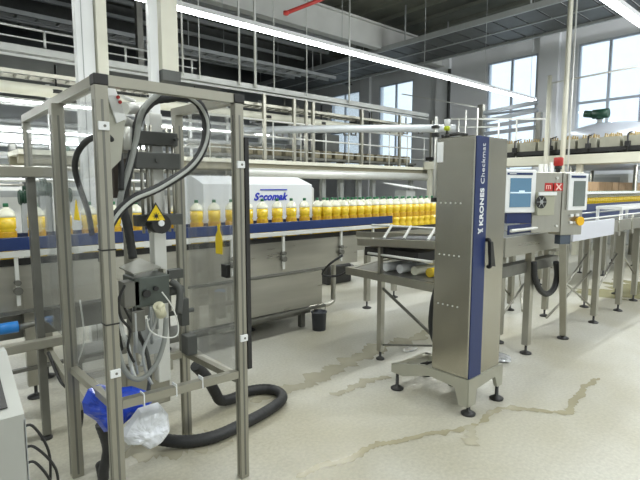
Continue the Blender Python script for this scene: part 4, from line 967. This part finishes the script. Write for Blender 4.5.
# bags
def bag(name, outline, y, th, m, label, seed):
    """crumpled pillow shape around an outline of world points (x, z)"""
    from mathutils import noise as mn
    bm = nb(); n = len(outline)
    cx = sum(p[0] for p in outline) / n; cz = sum(p[1] for p in outline) / n
    K = 7; rings = []
    for sgn in (-1, 1):
        rr = []
        for k in range(K + 1):
            f = k / K
            ring = []
            for i in range(n * 4):
                a = outline[i // 4]; b2 = outline[(i // 4 + 1) % n]; t = (i % 4) / 4
                px = a[0] + (b2[0] - a[0]) * t; pz = a[1] + (b2[1] - a[1]) * t
                x = cx + (px - cx) * f; z = cz + (pz - cz) * f
                d = th * math.sqrt(max(0, 1 - f ** 3))
                nn = mn.noise(Vector((x * 14 + seed, z * 14, sgn * 3))) * .35 + mn.noise(Vector((x * 35, z * 35 + seed, 1))) * .3
                ring.append((x, y + sgn * d * (1 + nn), z))
            rr.append(ring)
        rings.append(rr)
    for si in (0, 1):
        prev = None
        for ring in rings[si]:
            cur_ = [bm.verts.new(p) for p in ring]
            if prev:
                N = len(cur_)
                for i in range(N):
                    f = bm.faces.new((prev[i], prev[(i + 1) % N], cur_[(i + 1) % N], cur_[i])); f.smooth = False
            prev = cur_
    bmesh.ops.remove_doubles(bm, verts=bm.verts[:], dist=.0006)
    bmesh.ops.recalc_face_normals(bm, faces=bm.faces[:])
    return single(name, bm, m, label, 'bag', (cx, y, cz))
o1 = [(p[0], p[2]) for p in [(0.63,2.42,0.632),(0.686,2.42,0.642),(0.76,2.42,0.6),(0.84,2.42,0.588),(0.931,2.42,0.529),(0.94,2.42,0.472),(0.875,2.42,0.448),(0.812,2.42,0.414),(0.746,2.42,0.378),(0.693,2.42,0.391),(0.659,2.42,0.46),(0.606,2.42,0.518),(0.6,2.42,0.575)]]
bag('blue_bag', o1, 2.42, .05, BAGB, 'crumpled bright blue plastic bag hanging in the guard behind the rail', 2)
o2 = [(p[0], p[2]) for p in [(0.833,2.33,0.504),(0.936,2.33,0.504),(0.987,2.33,0.423),(0.995,2.33,0.332),(0.955,2.33,0.291),(0.917,2.33,0.272),(0.875,2.33,0.272),(0.835,2.33,0.313),(0.776,2.33,0.33),(0.74,2.33,0.39),(0.771,2.33,0.441)]]
bag('clear_bag', o2, 2.33, .045, BAGW, 'crumpled milky clear plastic bag hanging below the front rail', 5)
# ================================================================ CONSOLE at lower left
cn = thing('control_console', 'pale grey control console with sloping black keypad at the lower left', 'console', (-.1, 1.95, 0))
g = nb(); prism(g, [(-.5, 1.78, 0), (-.5, 1.78, .86), (-.5, 2.06, 1.0), (-.5, 2.12, 1.0), (-.5, 2.12, 0)], (.765, 0, 0))
bd = obj('housing', g, mat('console_paint', (.40, .41, .385), .45, .1, .05, 5), cn)
import mathutils
sl = Vector((0, .28, .14)).normalized(); nrm = Vector((0, -.14, .28)).normalized()
g = nb()
def onslope(x, t): return Vector((x, 1.78, .86)) + sl * t
kp = [onslope(.0, .04) + nrm * .002, onslope(.225, .04) + nrm * .002, onslope(.225, .21) + nrm * .002, onslope(.0, .21) + nrm * .002]
prism(g, kp, nrm * .004); k_ = obj('keypad', g, BLACK, cn)
g = nb()
for a in range(5):
    for c in range(3):
        p = onslope(.02 + a * .04, .06 + c * .045) + nrm * .006
        prism(g, [p, p + Vector((.026, 0, 0)), p + Vector((.026, 0, 0)) + sl * .026, p + sl * .026], nrm * .004)
obj('key', g, GREYP, k_)
obj('edge_trim', box(nb(), .262, .268, 1.78, 2.12, .1, .84), GREYP, cn)
for i, (z, lp) in enumerate(((.74, .05), (.66, .07), (.60, .055), (.52, .04), (.44, .03))):
    pts = [(.27, 1.93, z), (.31, 1.93, z + .005), (.31 + lp, 1.95, z - .12), (.31 + lp * 1.0, 1.96, z - .26), (.33 + lp * .3, 1.96, max(.2, z - .42)), (.31, 1.96, .12 - i * .0), (.32 + i * .012, 1.98, .012)]
    hose(pts, .005, BLACK, ['uppermost', 'second', 'third', 'fourth', 'lowest'][i] + ' thin black cable looping from the console side', 'cable', cat='cable', seg=8)
# small blue item on the left beam
t = thing('blue_valve', 'small bright blue valve at the far left edge under the bottle line', 'valve', (.45, 4.0, .62))
p = (0.52,3.9,0.626)
g = nb(); rod(g, (p[0] - .08, 3.9, p[2]), (p[0] + .06, 3.9, p[2]), .04, 14); obj('body', g, mat('bright_blue', (.02, .22, .65), .35), t)
g = nb(); rod(g, (p[0] + .06, 3.9, p[2] - .01), (p[0] + .3, 3.98, p[2]), .022, 10); obj('stub_pipe', g, DSTEEL, t)

for k, (px, pz) in enumerate(((1.05, 1.42), (1.22, 1.5), (1.42, 1.44))):
    t = thing('pump_motor', ('left', 'middle', 'right')[k] + ' one of three dark green motors seen over the bottles at the far left', 'motor', (px, 6.1, pz))
    g = nb(); rod(g, (px - .07, 6.0, pz + .08), (px + .07, 6.0, pz + .08), .075, 14)
    for q in range(5): rod(g, (px - .06 + q * .03, 6.0, pz + .08), (px - .05 + q * .03, 6.0, pz + .08), .085, 14)
    obj('casing', g, DGREEN, t)
    obj('terminal_box', box(nb(), px - .03, px + .03, 5.97, 6.03, pz + .16, pz + .2, .004), DGREEN, t)
    obj('stand', box(nb(), px - .05, px + .05, 5.95, 6.05, 0, pz + .02), GREYP, t)

# small clamps and boxes among the uprights
for p in [(9.053,9.3,3.077),(9.315,9.3,3.097),(10.694,9.3,3.228),(11.504,9.3,3.291),(12.228,9.3,3.346),(6.854,9.3,2.888),(7.519,9.3,2.938)]:
    t = thing('pipe_clamp', 'dark clamp hanging below the thick grey pipe behind the walkway', 'clamp', (p[0], 9.25, p[2]), 'clamps below the thick grey pipe')
    g = nb(); box(g, p[0] - .10, p[0] + .10, 9.22, 9.26, p[2] - .10, p[2] - .07); box(g, p[0] - .10, p[0] - .07, 9.22, 9.26, p[2] - .07, p[2] + .03); box(g, p[0] + .07, p[0] + .10, 9.22, 9.26, p[2] - .07, p[2] + .03)
    obj('jaw', g, DSTEEL, t)
for k, (p, c) in enumerate(zip([(10.093,9.6,3.403),(6.611,9.6,3.243),(8.789,9.6,2.716),(7.759,9.6,2.558)], ((.35, .16), (.2, .14), (.3, .3), (.3, .12)))):
    t = thing('equipment_box', ('dark equipment box right behind the fifth upright', 'small dark equipment box above the grey pipe at left', 'tall dark equipment box behind the walkway middle', 'low dark equipment box behind the walkway middle')[k], 'box', (p[0], 9.6, p[2] - c[1]))
    obj('casing', box(nb(), p[0] - c[0], p[0] + c[0], 9.55, 9.85, p[2] - c[1], p[2] + c[1], .02), DGREY, t)
    obj('bracket', box(nb(), p[0] - .03, p[0] + .03, 9.66, 9.72, p[2] + c[1], 3.66), GREYP, t)
a, c = (7.756,6.4,1.641), (8.6,6.4,1.579)
t = thing('sloping_cover', 'small white sloping cover beyond the packed bottles left of the tower', 'cover', ((a[0] + c[0]) / 2, 6.4, 0))
g = nb(); prism(g, [(a[0], 6.3, a[2] - .02), (c[0], 6.3, c[2] - .02), (c[0], 6.8, c[2] + .06), (a[0], 6.8, a[2] + .06)], (0, 0, .02)); obj('lid', g, WHITE, t)
obj('stand', box(nb(), (a[0] + c[0]) / 2 - .15, (a[0] + c[0]) / 2 + .15, 6.4, 6.7, 0, c[2] - .03), GREYP, t)

hose([(0.82,2.4,1.122),(0.788,2.4,1.051),(0.794,2.4,0.959),(0.835,2.4,0.889),(0.821,2.4,0.799),(0.848,2.4,0.719)], .007, BLACK, 'black cable hanging left of the print head', 'cable')
hose([(0.955,2.43,1.04),(0.983,2.43,0.918),(0.942,2.43,0.829),(0.907,2.43,0.75),(0.918,2.43,0.639),(0.948,2.43,0.566)], .008, GREYP, 'grey cable hanging below the ivory connector', 'cable')
hose([(0.914,2.47,1.061),(0.879,2.47,0.961),(0.905,2.47,0.838),(0.939,2.47,0.765),(0.908,2.47,0.663)], .006, LGREY, 'pale cable hanging between the tangled wires', 'cable')
